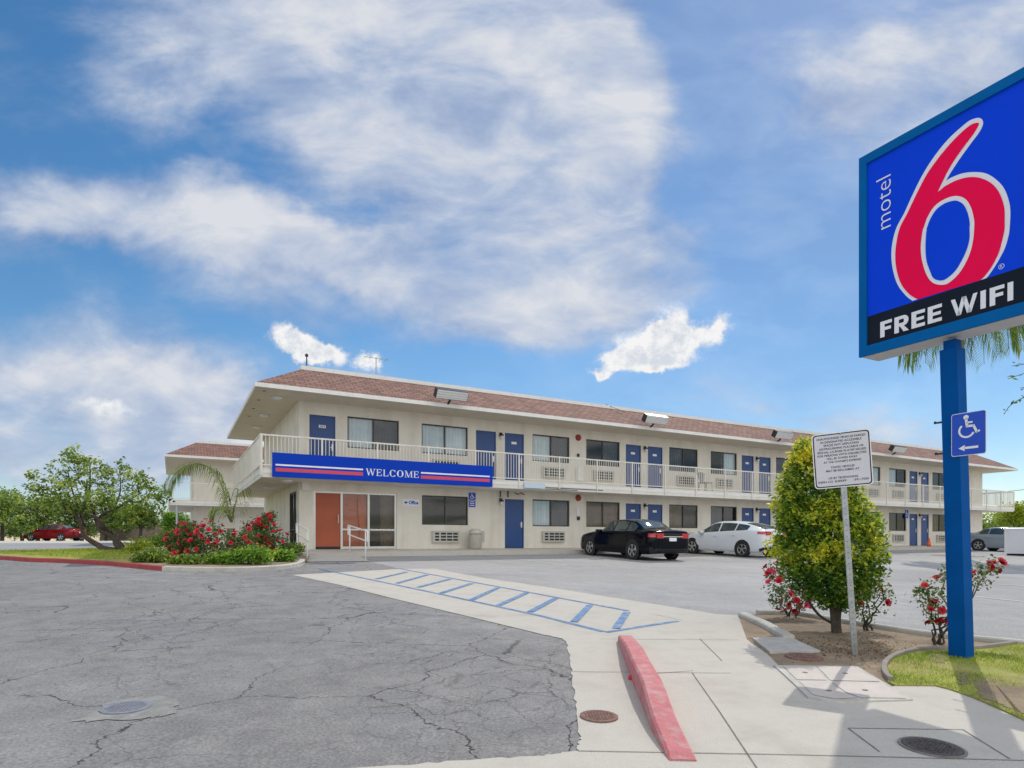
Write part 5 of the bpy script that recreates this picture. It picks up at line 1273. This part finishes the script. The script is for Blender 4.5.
def clipped_tree():
    rng = np.random.default_rng(5); b = G(836, 633); d0 = b.y; t = thing('clipped_tree', b, 'bright green clipped tree with yellow new growth standing behind the notice post', 'tree')
    zpx = lambda y: (HY - y) / F * d0 - b.z
    prof = [(606, 836, 16), (599, 836, 28), (588, 834, 43), (572, 831, 53), (552, 828, 58), (530, 825, 55), (505, 821, 49), (480, 817, 37), (462, 812, 25), (448, 808, 14), (438, 806, 3)]
    zs = [zpx(y) for y, _, _ in prof]; cx = [(c - 836) / F * d0 for _, c, _ in prof]; rs = [.87 * r / F * d0 for _, _, r in prof]
    zs, cx, rs = zs[::1], cx, rs
    cents = []; var = []
    while len(cents) < 1500:
        z = rng.uniform(zs[0], zs[-1]); r = np.interp(z, zs, rs); 
        if rng.uniform() > r / max(rs): continue
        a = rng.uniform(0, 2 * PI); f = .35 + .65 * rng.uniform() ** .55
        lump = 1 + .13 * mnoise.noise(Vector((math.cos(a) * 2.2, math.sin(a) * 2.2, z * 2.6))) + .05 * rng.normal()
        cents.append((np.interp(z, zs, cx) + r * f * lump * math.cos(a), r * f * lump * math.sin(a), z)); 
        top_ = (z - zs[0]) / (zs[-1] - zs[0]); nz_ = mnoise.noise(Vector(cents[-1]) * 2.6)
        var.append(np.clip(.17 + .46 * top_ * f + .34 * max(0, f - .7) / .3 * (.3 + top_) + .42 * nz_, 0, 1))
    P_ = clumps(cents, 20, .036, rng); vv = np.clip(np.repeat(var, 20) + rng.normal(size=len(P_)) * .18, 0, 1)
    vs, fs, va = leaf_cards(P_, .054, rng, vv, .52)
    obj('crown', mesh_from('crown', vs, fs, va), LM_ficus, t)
    bm = BM()
    tube(bm, smooth_line([(.01, 0, -.05), (.0, .0, .18), (-.02, 0, .4), (-.05, .02, .75), (-.1, .0, 1.3)], 3), [.066, .058, .052, .05, .049, .046, .045, .043, .042, .04, .036, .032, .028], 10)
    tube(bm, smooth_line([(-.02, -.02, -.05), (-.05, -.02, .25), (-.10, -.03, .5), (-.2, -.05, .9)], 3), [.045, .04, .036, .034, .032, .03, .028, .026, .022, .02], 8)
    tube(bm, smooth_line([(.03, .02, -.05), (.05, .02, .3), (.12, .03, .7)], 3), [.04, .035, .03, .028, .026, .022, .018], 8)
    for k in range(14):
        a = k * 2.4; branchy(bm, (-.05, 0, .55 + k * .07), (-.05 + .42 * math.cos(a), .42 * math.sin(a), .85 + k * .1), .018, .005, rng, .1, 5)
    tube(bm, smooth_line([(-.05, 0, .12), (-.2, .02, .22), (-.33, .03, .42), (-.3, .04, .6)], 4), [.016] * 13, 6)
    obj('trunk', bm, M_bark, t, True)
clipped_tree()
M_petal = [mat('petal_red', (.62, .012, .035), .5, .2, 20), mat('petal_pink', (.78, .05, .15), .5, .2, 20), mat('petal_dark', (.42, .008, .022), .5, .2, 20)]
BLO = []
def blossom_mesh(k):
    rng = np.random.default_rng(70 + k); vs = []; fs = []
    for ring_, (n, r, tilt) in enumerate(((6, 1.0, .35), (5, .72, .8), (4, .42, 1.2))):
        for i in range(n):
            a = 2 * PI * i / n + ring_ * .5 + rng.normal() * .12; c, s = math.cos(a), math.sin(a); o = len(vs); w = .52 * r
            for (u, v_, h) in ((0, 0, 0), (.55, -w, .05), (1.0, -w * .55, .12), (1.06, w * .55, .1), (.55, w, .05)):
                x = u * r * math.cos(tilt) ; z = u * r * math.sin(tilt) + h * r; vs.append((c * x - s * v_, s * x + c * v_, z * .8))
            fs.append((o, o + 1, o + 2, o + 3, o + 4))
    me = mesh_from('blossom', vs, fs); me.materials.append(M_petal[k % 3]); return me
BLO = [blossom_mesh(k) for k in range(6)]
def rose(base, label, cents, rad, nleaf, nblo, bsize, seed, stems, top_only=.3, group=None, mult=1, leaf=.045, pink=False, lm=None):
    rng = np.random.default_rng(seed); t = thing('rose_bush', base, label, 'rose bush', group)
    bm = BM()
    for (tip) in stems: pts = branchy(bm, (rng.normal() * .03, rng.normal() * .03, -.03), tip, .014, .005, rng, .18, 6)
    obj('stem', bm, M_bark, t, True)
    C = np.asarray(cents, float); R_ = np.asarray(rad, float); idx = rng.integers(0, len(C), nleaf // 8)
    d = rng.normal(size=(len(idx), 3)); d /= np.linalg.norm(d, axis=1)[:, None]; q = C[idx] + d * (R_[idx] * rng.uniform(.25, 1, len(idx)) ** .6)[:, None]
    q = q[q[:, 2] > .03]
    pts = clumps(q, 8, leaf * .9, rng); vs, fs, va = leaf_cards(pts, leaf, rng, np.clip(rng.normal(.42, .25, len(pts)), 0, 1), .6)
    obj('foliage', mesh_from('foliage', vs, fs, va), lm or LM_rose, t)
    k = 0
    while k < nblo:
        i = rng.integers(0, len(C)); d = rng.normal(size=3); d[1] -= .55; d[2] += top_only; d /= np.linalg.norm(d); p = C[i] + d * R_[i] * rng.uniform(.8, 1.08)
        if p[2] < .12: continue
        o = bpy.data.objects.new('blossom', BLO[(int(rng.integers(0, 2)) * 3 + (1 if pink and rng.uniform() < .45 else int(rng.choice([0, 0, 2]))))]); COL.objects.link(o); o.parent = t; o.location = p
        o.rotation_euler = Vector((d[0] + rng.normal() * .3, d[1] - .3, d[2] + .4)).to_track_quat('Z', 'Y').to_euler(); s = bsize * rng.uniform(.7, 1.25); o.scale = (s, s, s); k += 1
def roses():
    b = G(790, 617); d = b.y; K = d / F; o = lambda px, py, dy=0.: ((px - 790) * K, dy, (HY - py) * K - b.z)
    rose(b, 'red and pink rose bush left of the clipped tree trunk', [o(779, 585), o(773, 597, -.2), o(790, 600, -.2), o(800, 594, -.2), o(774, 572), o(808, 592, -.2)], [.20, .16, .18, .14, .12, .12], 1300, 40, .050, 21, [o(780, 588), o(795, 585), o(806, 588), o(775, 598), o(815, 590)], .15, 'rose bushes in the dirt bed', pink=True)
    b = G(869, 631); d = b.y; K = d / F; o = lambda px, py, dy=0.: ((px - 869) * K, dy, (HY - py) * K - b.z)
    rose(b, 'thin rose bush right of the notice post with a few red blooms', [o(876, 600), o(866, 612), o(884, 592), o(858, 600), o(872, 588)], [.18, .14, .10, .12, .1], 650, 8, .045, 22, [o(880, 592), o(866, 600), o(858, 598), o(885, 590)], .5, 'rose bushes in the dirt bed')
    b = G(936, 645); d = b.y; K = d / F; o = lambda px, py, dy=0.: ((px - 936) * K, dy, (HY - py) * K - b.z)
    rose(b, 'leggy rose bush with red blooms growing beside the blue pole', [o(928, 598), o(938, 608, -.05), o(944, 588), o(932, 612), o(922, 590), o(985, 572), o(996, 566), o(976, 580), o(948, 575)], [.13, .14, .14, .12, .07, .13, .08, .1, .12], 900, 24, .045, 23, [o(930, 600), o(945, 580), o(938, 612), o(990, 568), o(975, 585), o(955, 575)], .2, 'rose bushes in the dirt bed')
    # the two big ones by the entrance
    b = G(205, 563); d = b.y; K = d / F; o = lambda px, py, dy=0.: ((px - 205) * K, dy, (HY - py) * K - b.z)
    rose(b, 'wide rose bush covered in red blooms left of the young palm', [o(190, 537), o(208, 535), o(175, 543), o(222, 541), o(196, 550), o(238, 541, .3), o(182, 531, .3), o(178, 554, -.1)], [.42, .42, .36, .36, .4, .34, .3, .25], 5200, 98, .070, 31, [o(190, 540), o(210, 538), o(176, 548), o(224, 545), o(236, 545)], .6, 'red rose bushes by the entrance', leaf=.075)
    b = G(262, 560); d = b.y; K = d / F; o = lambda px, py, dy=0.: ((px - 262) * K, dy, (HY - py) * K - b.z)
    rose(b, 'tall rose bush with red blooms nearest the entrance ramp', [o(252, 534), o(266, 534), o(279, 541), o(244, 543), o(262, 546), o(269, 518), o(262, 526)], [.36, .38, .34, .32, .36, .14, .26], 4200, 84, .068, 32, [o(250, 536), o(266, 536), o(276, 545), o(268, 518)], .7, 'red rose bushes by the entrance', leaf=.075)
roses()
def shrub(base, label, cents, rad, n, leaf, seed, lm, group, name='shrub', blade=False):
    rng = np.random.default_rng(seed); t = thing(name, base, label, 'shrub', group)
    C = np.asarray(cents, float); R_ = np.asarray(rad, float); w = R_ ** 2; idx = rng.choice(len(C), n // 8, p=w / w.sum())
    d = rng.normal(size=(len(idx), 3)); d[:, 2] = np.abs(d[:, 2]) * .9 - .1; d /= np.linalg.norm(d, axis=1)[:, None]; q = C[idx] + d * (R_[idx] * rng.uniform(.3, 1, len(idx)) ** .5)[:, None]; q[:, 2] = np.maximum(q[:, 2], .03)
    pts = clumps(q, 8, leaf * .8, rng); va0 = np.clip(rng.normal(.45, .2, len(pts)) + np.repeat(rng.normal(0, .15, len(q)), 8), 0, 1)
    vs, fs, va = leaf_cards(pts, leaf, rng, va0, .3 if blade else .55); obj('foliage', mesh_from('foliage', vs, fs, va), lm, t)
    bm = BM()
    for i in range(min(6, len(C))): branchy(bm, (rng.normal() * .05, rng.normal() * .05, -.03), Vector(C[i]), .02, .008, rng, .1, 5)
    obj('stem', bm, M_bark, t)
def shrubs():
    for (px, py, wpx, hpx, lab, sd, lm, n) in [
        (150, 566, 22, 10, 'dark green low shrub at the left end of the flower bed', 41, LM_tree, 2200),
        (184, 568, 20, 5, 'low dark leafy shrub under the wide rose bush', 42, LM_tree, 1800),
        (222, 568, 22, 8, 'light green bushy shrub between the two big rose bushes', 43, LM_green, 2600),
        (250, 568, 26, 15, 'bright grassy shrub trailing over the grey kerb', 44, LM_green, 3000),
        (279, 565, 20, 9, 'spreading green shrub at the right end of the flower bed', 45, LM_green, 2400),
        (172, 556, 34, 22, 'loose green shrub behind the wide rose bush', 46, LM_green, 2600),
        (136, 557, 12, 14, 'small yellow green bush beside the leaning trunk', 47, LM_yel, 900),
        (290, 559, 14, 12, 'dark clipped shrub against the end wall below the handrail', 48, LM_tree, 1200)]:
        b = G(px, py, .09); K = b.y / F; w, h = wpx * K, hpx * K
        shrub(b, lab, [(0, 0, h * .45), (-w * .5, 0, h * .35), (w * .5, 0, h * .35), (-w * .2, .3, h * .5), (w * .25, .3, h * .45)], [h * .6, h * .5, h * .5, h * .55, h * .55], n, .085, sd, lm, 'green shrubs of the flower bed')
shrubs()
def frond(bmR, path, r, nl, ll, rng, drop=.6, wid=.018, sub=1):
    """a feather leaf: rachis tube and hanging leaflets; returns leaflet geometry"""
    pts = smooth_line(path, 6); n = len(pts); tube(bmR, pts, [r * (1 - .8 * i / n) for i in range(n)], 5)
    vs, fs, va = [], [], []
    for i in range(nl):
        u = .12 + .88 * i / nl; k = u * (n - 1); a = int(k); p = pts[a].lerp(pts[min(a + 1, n - 1)], k - a); tg = (pts[min(a + 1, n - 1)] - pts[max(a - 1, 0)]).normalized()
        sd = tg.cross(Vector((0, 0, 1))); sd = sd.normalized() if sd.length > .05 else Vector((1, 0, 0))
        L_ = ll * (math.sin(PI * min(1, .15 + .8 * u)) ** .6) * rng.uniform(.8, 1.15)
        for s in (-1, 1):
            d1 = (sd * s * .8 + tg * .55 + Vector((0, 0, .15 - drop * .3))).normalized(); d2 = (sd * s * .35 + tg * .35 + Vector((0, 0, -drop * 1.5))).normalized()
            q0, q1 = p, p + d1 * L_ * .45; q2 = q1 + d2 * L_ * .55; w = d1.cross(d2); w = w.normalized() * wid if w.length > .01 else tg * wid
            o = len(vs); vs += [q0 - w * .5, q0 + w * .5, q1 - w, q1 + w, q2]; fs += [(o, o + 1, o + 3, o + 2), (o + 2, o + 3, o + 4)]; c = float(np.clip(rng.normal(.45, .22), 0, 1)); va += [c, c]
    return vs, fs, va
def palm(base, label, H, fr, tr0, tr1, ll, wid, rng, lean=(0, 0)):
    t = thing('palm_tree', base, label, 'palm tree'); bm = BM(); n = 10; top = Vector((lean[0], lean[1], H))
    tube(bm, [Vector((lean[0] * (i / n) ** 1.5, lean[1] * (i / n) ** 1.5, -.1 + (H + .1) * i / n)) for i in range(n + 1)], [tr0 + (tr1 - tr0) * i / n for i in range(n + 1)], 12); obj('trunk', bm, M_bark2, t, True)
    for path, nl in fr:
        bm = BM(); vs, fs, va = frond(bm, path, .035 * wid / .02, nl, ll, rng, .75, wid)
        r_ = obj('frond', bm, mat('palm_rachis', (.22, .22, .08), .6, .2), t); obj('leaflets', mesh_from('leaflets', vs, fs, va), LM_palm, r_)
def palms():
    rng = np.random.default_rng(9)
    d = 20.5; bx = at(231, 541, d); b = Vector((bx.x, bx.y, gxy(bx.x, bx.y) + .09)); o = lambda px, py, dy=0.: Vector(((px - 231) * d / F, dy, (HY - py) * d / F - b.z))
    fr = [([o(231, 522), o(225, 495), o(215, 472), o(200, 464), (o(184, 467)), o(172, 478), o(168, 492)], 46), ([o(231, 522), o(231, 505, .3), o(226, 488, .9), o(214, 486, 1.5), o(205, 496, 1.9)], 24), ([o(232, 522), o(236, 512, -.2), o(240, 505, -.4), o(243, 510, -.6)], 14), ([o(231, 522), o(228, 512, -.2), o(222, 510, -.3), o(217, 520, -.35)], 14)]
    palm(b, 'young palm with one long drooping frond behind the red roses', .42 + .42, fr, .16, .13, .92, .017, rng)
    d = 30.; bx = at(957, 541, d); b = Vector((bx.x, bx.y, gxy(bx.x, bx.y))); H = (HY - 305) * d / F - b.z; fr = []
    for k in range(26):
        a = 2 * PI * k / 26 * 1.0 + rng.normal() * .1; e = rng.uniform(-.1, .9); L_ = rng.uniform(2.2, 3.0); c, s = math.cos(a), math.sin(a); o = Vector((.25, 0, H))
        fr.append(([o, o + Vector((c * L_ * .3, s * L_ * .3, .35 * e + .2)), o + Vector((c * L_ * .62, s * L_ * .62, .3 * e)), o + Vector((c * L_ * .82, s * L_ * .82, -.9 + .2 * e)), o + Vector((c * L_ * .90, s * L_ * .90, -2.5 + .5 * e))], 44))
    palm(b, 'tall palm in the lot behind the roadside sign, its fronds hanging below it', H, fr, .17, .12, 1.9, .022, rng, (.25, 0))
    sheet('planting_bed', [b + Vector((-.8, -.8, 0)), b + Vector((.8, -.8, 0)), b + Vector((.8, .8, 0)), b + Vector((-.8, .8, 0))], .008, M_dirt)
palms()
def leaning_tree():
    rng = np.random.default_rng(3); b = G(124, 552.5, .06); d = b.y; K = d / F; o = lambda px, py, dy=0.: Vector(((px - 124) * K, dy, (HY - py) * K - b.z))
    t = thing('leaning_tree', b, 'twisted leaning tree with several trunks on the grass beside the red kerb', 'tree'); bm = BM()
    limbs = [([o(124, 553), o(110, 549), o(97, 545), o(86, 536), o(82, 525), o(75, 512), o(66, 500)], .17, .05), ([o(126, 552), o(118, 544), o(108, 537), o(103, 527), o(98, 518), o(88, 515), o(74, 509)], .15, .05), ([o(128, 552), o(120, 543), o(110, 536), o(100, 530), (o(94, 520)), o(92, 505), o(86, 495), o(84, 480)], .13, .04),
             ([o(98, 519), o(104, 514), o(118, 508), o(128, 500), o(138, 492)], .07, .03), ([o(86, 515), o(85, 502), o(87, 492), o(92, 475), o(90, 460)], .07, .02), ([o(82, 525), o(76, 505), o(72, 490), o(66, 470)], .06, .02), ([o(72, 510), o(58, 500), o(48, 488)], .05, .02), ([o(118, 508), o(120, 490), o(118, 470)], .045, .015), ([o(128, 500), o(142, 502), o(152, 490)], .04, .015), ([o(104, 514), o(120, 520), o(138, 522)], .05, .02)]
    for path, a, c in limbs:
        p = smooth_line([Vector(q) + Vector((0, rng.normal() * .12, 0)) for q in path], 4); tube(bm, p, [.8 * (a + (c - a) * i / (len(p) - 1)) for i in range(len(p))], 8)
    obj('trunk', bm, M_bark, t, True)
    blobs = [(66, 472, 16), (84, 466, 15), (98, 480, 15), (78, 490, 17), (60, 490, 14), (48, 500, 13), (70, 505, 14), (88, 505, 12), (116, 478, 14), (130, 486, 15), (126, 502, 17), (142, 504, 16), (150, 494, 10), (112, 500, 12), (134, 518, 16), (148, 514, 13), (120, 520, 12), (156, 486, 5), (62, 456, 5), (86, 456, 8), (50, 478, 7), (118, 466, 6), (104, 470, 6), (44, 490, 6), (74, 458, 6), (96, 464, 5), (140, 478, 6)]
    pts = []; vr = []
    for px, py, r in blobs:
        c = np.array(o(px, py)); n = int(6 + r * r * .14); q = rng.normal(size=(n, 3)); q /= np.linalg.norm(q, axis=1)[:, None]; q = c + q * (r * K * rng.uniform(.2, 1.05, n) ** .5)[:, None] * np.array([1, 1.5, .85]); q[:, 1] += rng.normal() * .45
        k = clumps(q, 9, .07, rng); pts.append(k); vr.append(np.repeat(np.clip(rng.normal(.5, .22, n) + .15 * (q[:, 2] - c[2]) / (r * K), 0, 1), 9))
    pts = np.concatenate(pts); vr = np.clip(np.concatenate(vr) + rng.normal(size=len(pts)) * .1, 0, 1); vs, fs, va = leaf_cards(pts, .135, rng, vr, .55); obj('crown', mesh_from('crown', vs, fs, va), LM_tree, t)
leaning_tree()
def far_tree(base, label, H, R_, seed, lm, name='tree', group='trees along the far road', low=.15, n=420, leaf=.22, per=9, trunk=True):
    rng = np.random.default_rng(seed); t = thing(name, base, label, 'tree', group); C = []
    for i in range(11):
        a = rng.uniform(0, 2 * PI); r = R_ * rng.uniform(.15, .72); C.append((r * math.cos(a), r * math.sin(a), H * (low + (1 - low) * rng.uniform(.12, .84)), R_ * rng.uniform(.32, .55)))
    q = []
    for i in range(n):
        c = C[rng.integers(0, len(C))]; v = rng.normal(size=3); v /= np.linalg.norm(v); q.append(np.array(c[:3]) + v * c[3] * rng.uniform(.3, 1.05) ** .5 * np.array([1, 1, .8]))
    q = np.array(q); q = q[q[:, 2] > .15]; va0 = np.repeat(np.clip(rng.normal(.45, .24, len(q)), 0, 1), per); pts = clumps(q, per, leaf * .75, rng)
    vs, fs, va = leaf_cards(pts, leaf, rng, np.clip(va0 + rng.normal(size=len(pts)) * .1, 0, 1), .6); obj('crown', mesh_from('crown', vs, fs, va), lm, t)
    bm = BM(); tube(bm, [(0, 0, -.1), (.08, 0, H * .3), (0, 0, H * .7)], [.16, .12, .05], 8)
    for c in C[:6]: branchy(bm, (.05, 0, H * .3), c[:3], .06, .02, rng, .1, 5)
    obj('trunk', bm, M_bark, t)
def background():
    spots = [(-45, 50, 5.2, 3.4, 'broad green tree at the far left edge beyond the road', LM_tree, .0), (2, 53, 4.7, 2.6, 'leafy green tree at the left edge of the picture', LM_tree, .0), (22, 58, 4.6, 2.4, 'feathery tree behind the front of the red sedan', LM_far, .1), (38, 60, 4.4, 2.4, 'dark evergreen behind the bonnet of the red sedan', LM_tree, .0),
             (58, 62, 5.0, 2.6, 'dark broad tree directly behind the red sedan', LM_tree, .0), (82, 60, 4.6, 2.4, 'mid green tree behind the rear of the red sedan', LM_far, .0), (106, 61, 5.0, 2.5, 'tree rising behind the leaning trunk beyond the road', LM_far, .05), (140, 57, 3.9, 2.0, 'small round tree in front of the wooden fence', LM_far, .3),
             (176, 56, 2.9, 1.7, 'bushy tree under the rear balcony at the end of the fence', LM_green, .0), (196, 70, 3.0, 2.2, 'tree seen below the balcony of the rear block', LM_far, .0), (-110, 56, 6.0, 3.6, 'tall tree outside the left edge beyond the road', LM_far, .05)]
    for i, (px, d, H, R_, lab, lm, low) in enumerate(spots):
        q = at(px, 541, d); far_tree((q.x, q.y, gxy(q.x, q.y)), lab, H, R_, 100 + i, lm, low=low)
    for i, (px, d, lab) in enumerate([(-8, 66, 'low dark hedge at the far left edge beyond the road'), (14, 66, 'low dark hedge left of the red sedan'), (36, 67, 'low dark hedge behind the front of the red sedan'), (58, 67, 'low dark hedge behind the middle of the red sedan'), (80, 66, 'low dark hedge behind the rear of the red sedan'), (100, 69, 'low dark hedge at the left end of the wooden fence')]):
        q = at(px, 541, d); shrub((q.x, q.y, gxy(q.x, q.y)), lab, [(-1, 0, .6), (0, 0, .9), (1, 0, .7), (.4, .4, 1.3), (-.6, .3, 1.2)], [.7, .8, .7, .7, .7], 1500, .2, 300 + i, LM_far, 'low hedges beyond the road')
    for i, (px, d, H, R_, lab, lm) in enumerate([(975, 62, 3.0, 2.6, 'dark green tree behind the silver sedan', LM_tree), (995, 64, 2.8, 2.4, 'dark hedge like tree behind the white shape', LM_tree), (1022, 66, 3.1, 2.8, 'dark tree at the right edge behind the white shape', LM_tree), (1020, 50, 3.7, 1.9, 'bright yellow green tree at the right edge above the white shape', LM_yel), (1050, 52, 4.2, 2.2, 'yellow green tree beyond the right edge of the lot', LM_yel)]):
        q = at(px, 541, d); far_tree((q.x, q.y, gxy(q.x, q.y)), lab, H, R_, 200 + i, lm, low=(.35 if lm is LM_yel else .0), group='trees beyond the right end of the lot')
    # fence
    a, b = at(100, 541, 64), at(172, 541, 60); a.z = gxy(a.x, a.y); b.z = gxy(b.x, b.y); t = thing('wooden_fence', a, 'weathered brown board fence beyond the road on the left', 'fence'); d = b - a; n = 46
    bm = BM(); e = d.normalized(); nr = Vector((e.y, -e.x, 0)); rng = np.random.default_rng(8)
    for k in range(n):
        p = d * (k / n); w = d.length / n * .93; h = 1.62 + rng.normal() * .02; v = []
        for z in (.02, h):
            for (i, j) in ((0, 0), (w, 0), (w, .025), (0, .025)): v.append(bm.verts.new(p + e * i + nr * j + Vector((0, 0, z))))
        for f in ((0, 1, 5, 4), (1, 2, 6, 5), (2, 3, 7, 6), (3, 0, 4, 7), (4, 5, 6, 7)): bm.faces.new([v[i] for i in f])
    obj('boards', bm, M_wood, t)
    for k in range(7):
        bm = BM(); p = d * (k / 6) - nr * .06; tube(bm, [p + Vector((0, 0, -.1)), p + Vector((0, 0, 1.5))], .06, 6); obj('post', bm, M_wood, t)
    q = at(158, 541, 72); t = thing('garden_wall', (q.x, q.y, 0), 'pale stone wall seen beyond the end of the wooden fence', 'wall'); bm = BM(); box(bm, (-2, 0, -.1), (2, .3, 1.9)); bevel(bm, .03); obj('wall_body', bm, M_stucco, t); bm = BM(); box(bm, (-2.08, -.06, 1.901), (2.08, .36, 2.02)); bevel(bm, .02); obj('wall_coping', bm, M_concrete2, t)
    # overhead wire and its pole
    a = at_motel(47.9, 3.0, 5.0) ; b = at(1135, 468, 60); pb = Vector((b.x, b.y, gxy(b.x, b.y)))
    t = thing('utility_pole', pb, 'wooden utility pole beyond the right end of the lot', 'utility pole'); bm = BM(); tube(bm, [(0, 0, -.2), (0, 0, 9.5)], [.16, .11], 10); obj('pole', bm, M_wood, t, True); bm = BM(); box(bm, (-1.1, -.06, 8.7), (1.1, .06, 8.82)); obj('crossarm', bm, M_wood, t)
    bm = BM(); a = at_motel(47.85, 2.0, 3.74); pts = [a.lerp(Vector((pb.x, pb.y, 7.2)), k / 16) - Vector((0, 0, .5 * math.sin(PI * k / 16))) for k in range(17)]; tube(bm, pts, .02, 5); tag(obj('overhead_wire', bm, M_black), 'black overhead wire running from the right end of the balcony', 'wire')
background()
def twig_tree():
    rng = np.random.default_rng(12); q = at(1092, 541, 8.6); b = Vector((q.x, q.y, gxy(q.x, q.y))); t = thing('thin_tree', b, 'sparse thin branched tree whose twigs reach in at the right edge', 'tree'); o = lambda px, py, dy=0.: at(px, py, 8.6 + dy) - b
    bm = BM(); tube(bm, smooth_line([o(1092, 720), o(1090, 600), o(1086, 500), o(1078, 420), o(1074, 350), o(1080, 290)], 4), [.05 - .002 * i for i in range(21)], 8); leaves = []
    for path in ([(1078, 425), (1050, 402), (1030, 396), (1012, 404), (1004, 414)], [(1076, 380), (1050, 372), (1030, 372), (1008, 379)], [(1075, 352), (1050, 350), (1032, 362), (1012, 366)], [(1077, 400), (1056, 385), (1036, 386), (1020, 388)], [(1084, 470), (1070, 440), (1056, 420)], [(1080, 320), (1060, 300), (1046, 310)], [(1088, 420), (1110, 380), (1125, 360)], [(1080, 340), (1105, 310), (1120, 300)]):
        p = smooth_line([o(*k, rng.normal() * .1) for k in path], 5); tube(bm, p, [.010 - .007 * i / len(p) for i in range(len(p))], 5)
        for k in range(11): c = p[int(len(p) * (.35 + .64 * k / 11))]; leaves.append(np.array(c) + rng.normal(size=3) * .022)
    obj('trunk', bm, M_bark, t, True); vs, fs, va = leaf_cards(leaves, .075, rng, rng.uniform(.0, .5, len(leaves)), .42); obj('crown', mesh_from('crown', vs, fs, va), LM_tree, t)
twig_tree()
def grass(name, poly, n, h, seed, dz, keep=None, kind='stuff'):
    rng = np.random.default_rng(seed); xs = [p.x for p in poly]; ys = [p.y for p in poly]; vs, fs, va = [], [], []
    def inside(x, y):
        c = False; j = len(poly) - 1
        for i in range(len(poly)):
            a, b = poly[i], poly[j]
            if (a.y > y) != (b.y > y) and x < (b.x - a.x) * (y - a.y) / (b.y - a.y) + a.x: c = not c
            j = i
        return c
    k = 0
    while k < n:
        x, y = rng.uniform(min(xs), max(xs)), rng.uniform(min(ys), max(ys))
        if not inside(x, y): continue
        nz_ = mnoise.noise(Vector((x * 1.7, y * 1.7, seed))); 
        if keep is not None and rng.uniform() > np.clip(keep + nz_ * 1.5, 0.03, 1): k += 1; continue
        z = gxy(x, y) + dz; hh = h * rng.uniform(.5, 1.3); a = rng.uniform(0, 2 * PI); w = h * .09; ln = rng.normal(size=2) * hh * .45; o = len(vs)
        vs += [(x - w * math.cos(a), y - w * math.sin(a), z), (x + w * math.cos(a), y + w * math.sin(a), z), (x + ln[0], y + ln[1], z + hh)]; fs.append((o, o + 1, o + 2)); va.append(float(np.clip(rng.normal(.42, .2) - nz_ * .5, 0, 1))); k += 1
    o = obj(name, mesh_from(name, vs, fs, va), LM_grass); tag(o, None, None, None, kind); return o
g = G
lawnp = [g(1100, 656), g(1024, 646), g(975, 652), g(931, 653.5), g(909, 656), g(894, 661), g(886, 668), g(885, 675), g(888, 683.5), g(895, 687), g(935, 687.3), g(950, 691), g(975, 700), g(1000, 711), g(1024, 722), g(1150, 772)]
tag(grass('grass', lawnp, 34000, .026, 1, .02, .46), 'short patchy yellow green grass around the foot of the blue pole', 'grass')
lawnl = [g(-200, 549), g(0, 556.5), g(60, 560), g(110, 563), g(128, 562), g(134, 557), g(150, 549), g(117, 549.6), g(60, 552), g(0, 553.4), g(-150, 548.2)]
rs = random.Random(6)
for poly in ([(974, 685), (990, 680), (1010, 686), (1040, 690), (1062, 706), (1026, 718), (1002, 708.5), (982, 699)], [(928, 657.5), (946, 656), (950, 662), (936, 665)], [(958, 678), (966, 676), (970, 684), (961, 687)]):
    pp = [q + Vector((rs.uniform(-.035, .035), rs.uniform(-.035, .035), 0)) for q in smooth_line([G(*q) for q in poly], 7, True)]
    sheet('bare_soil', pp, .026, M_dirt)
tag(grass('grass', lawnl, 15000, .075, 2, .083, .95), 'mown green grass on the verge under the leaning tree', 'grass')
def litter():
    rng = np.random.default_rng(30); pts = []
    poly = [(770, 630), (880, 640), (930, 648), (890, 655), (870, 668), (790, 662)]
    for k in range(900):
        u = rng.uniform(size=len(poly)); u = u ** 2; u /= u.sum(); p = sum((G(*q) * float(w) for q, w in zip(poly, u)), Vector()); p += Vector((rng.normal() * .25, rng.normal() * .25, 0)); px = p.x / p.y * F + 512
        p.z = gxy(p.x, p.y) + .014; pts.append(tuple(p))
    vs, fs, va = leaf_cards(pts, .028, rng, rng.uniform(0, 1, len(pts)), .6, 1.2)
    m = leaf_mat('dry_leaf', [(0, (.10, .065, .035)), (1, (.42, .32, .20)), (.5, (.24, .16, .09))], .8, .1)
    tag(obj('leaf_litter', mesh_from('leaf_litter', vs, fs, va), m), 'dry leaves and chips scattered over the dirt bed', 'leaf litter', None, 'stuff')
litter()
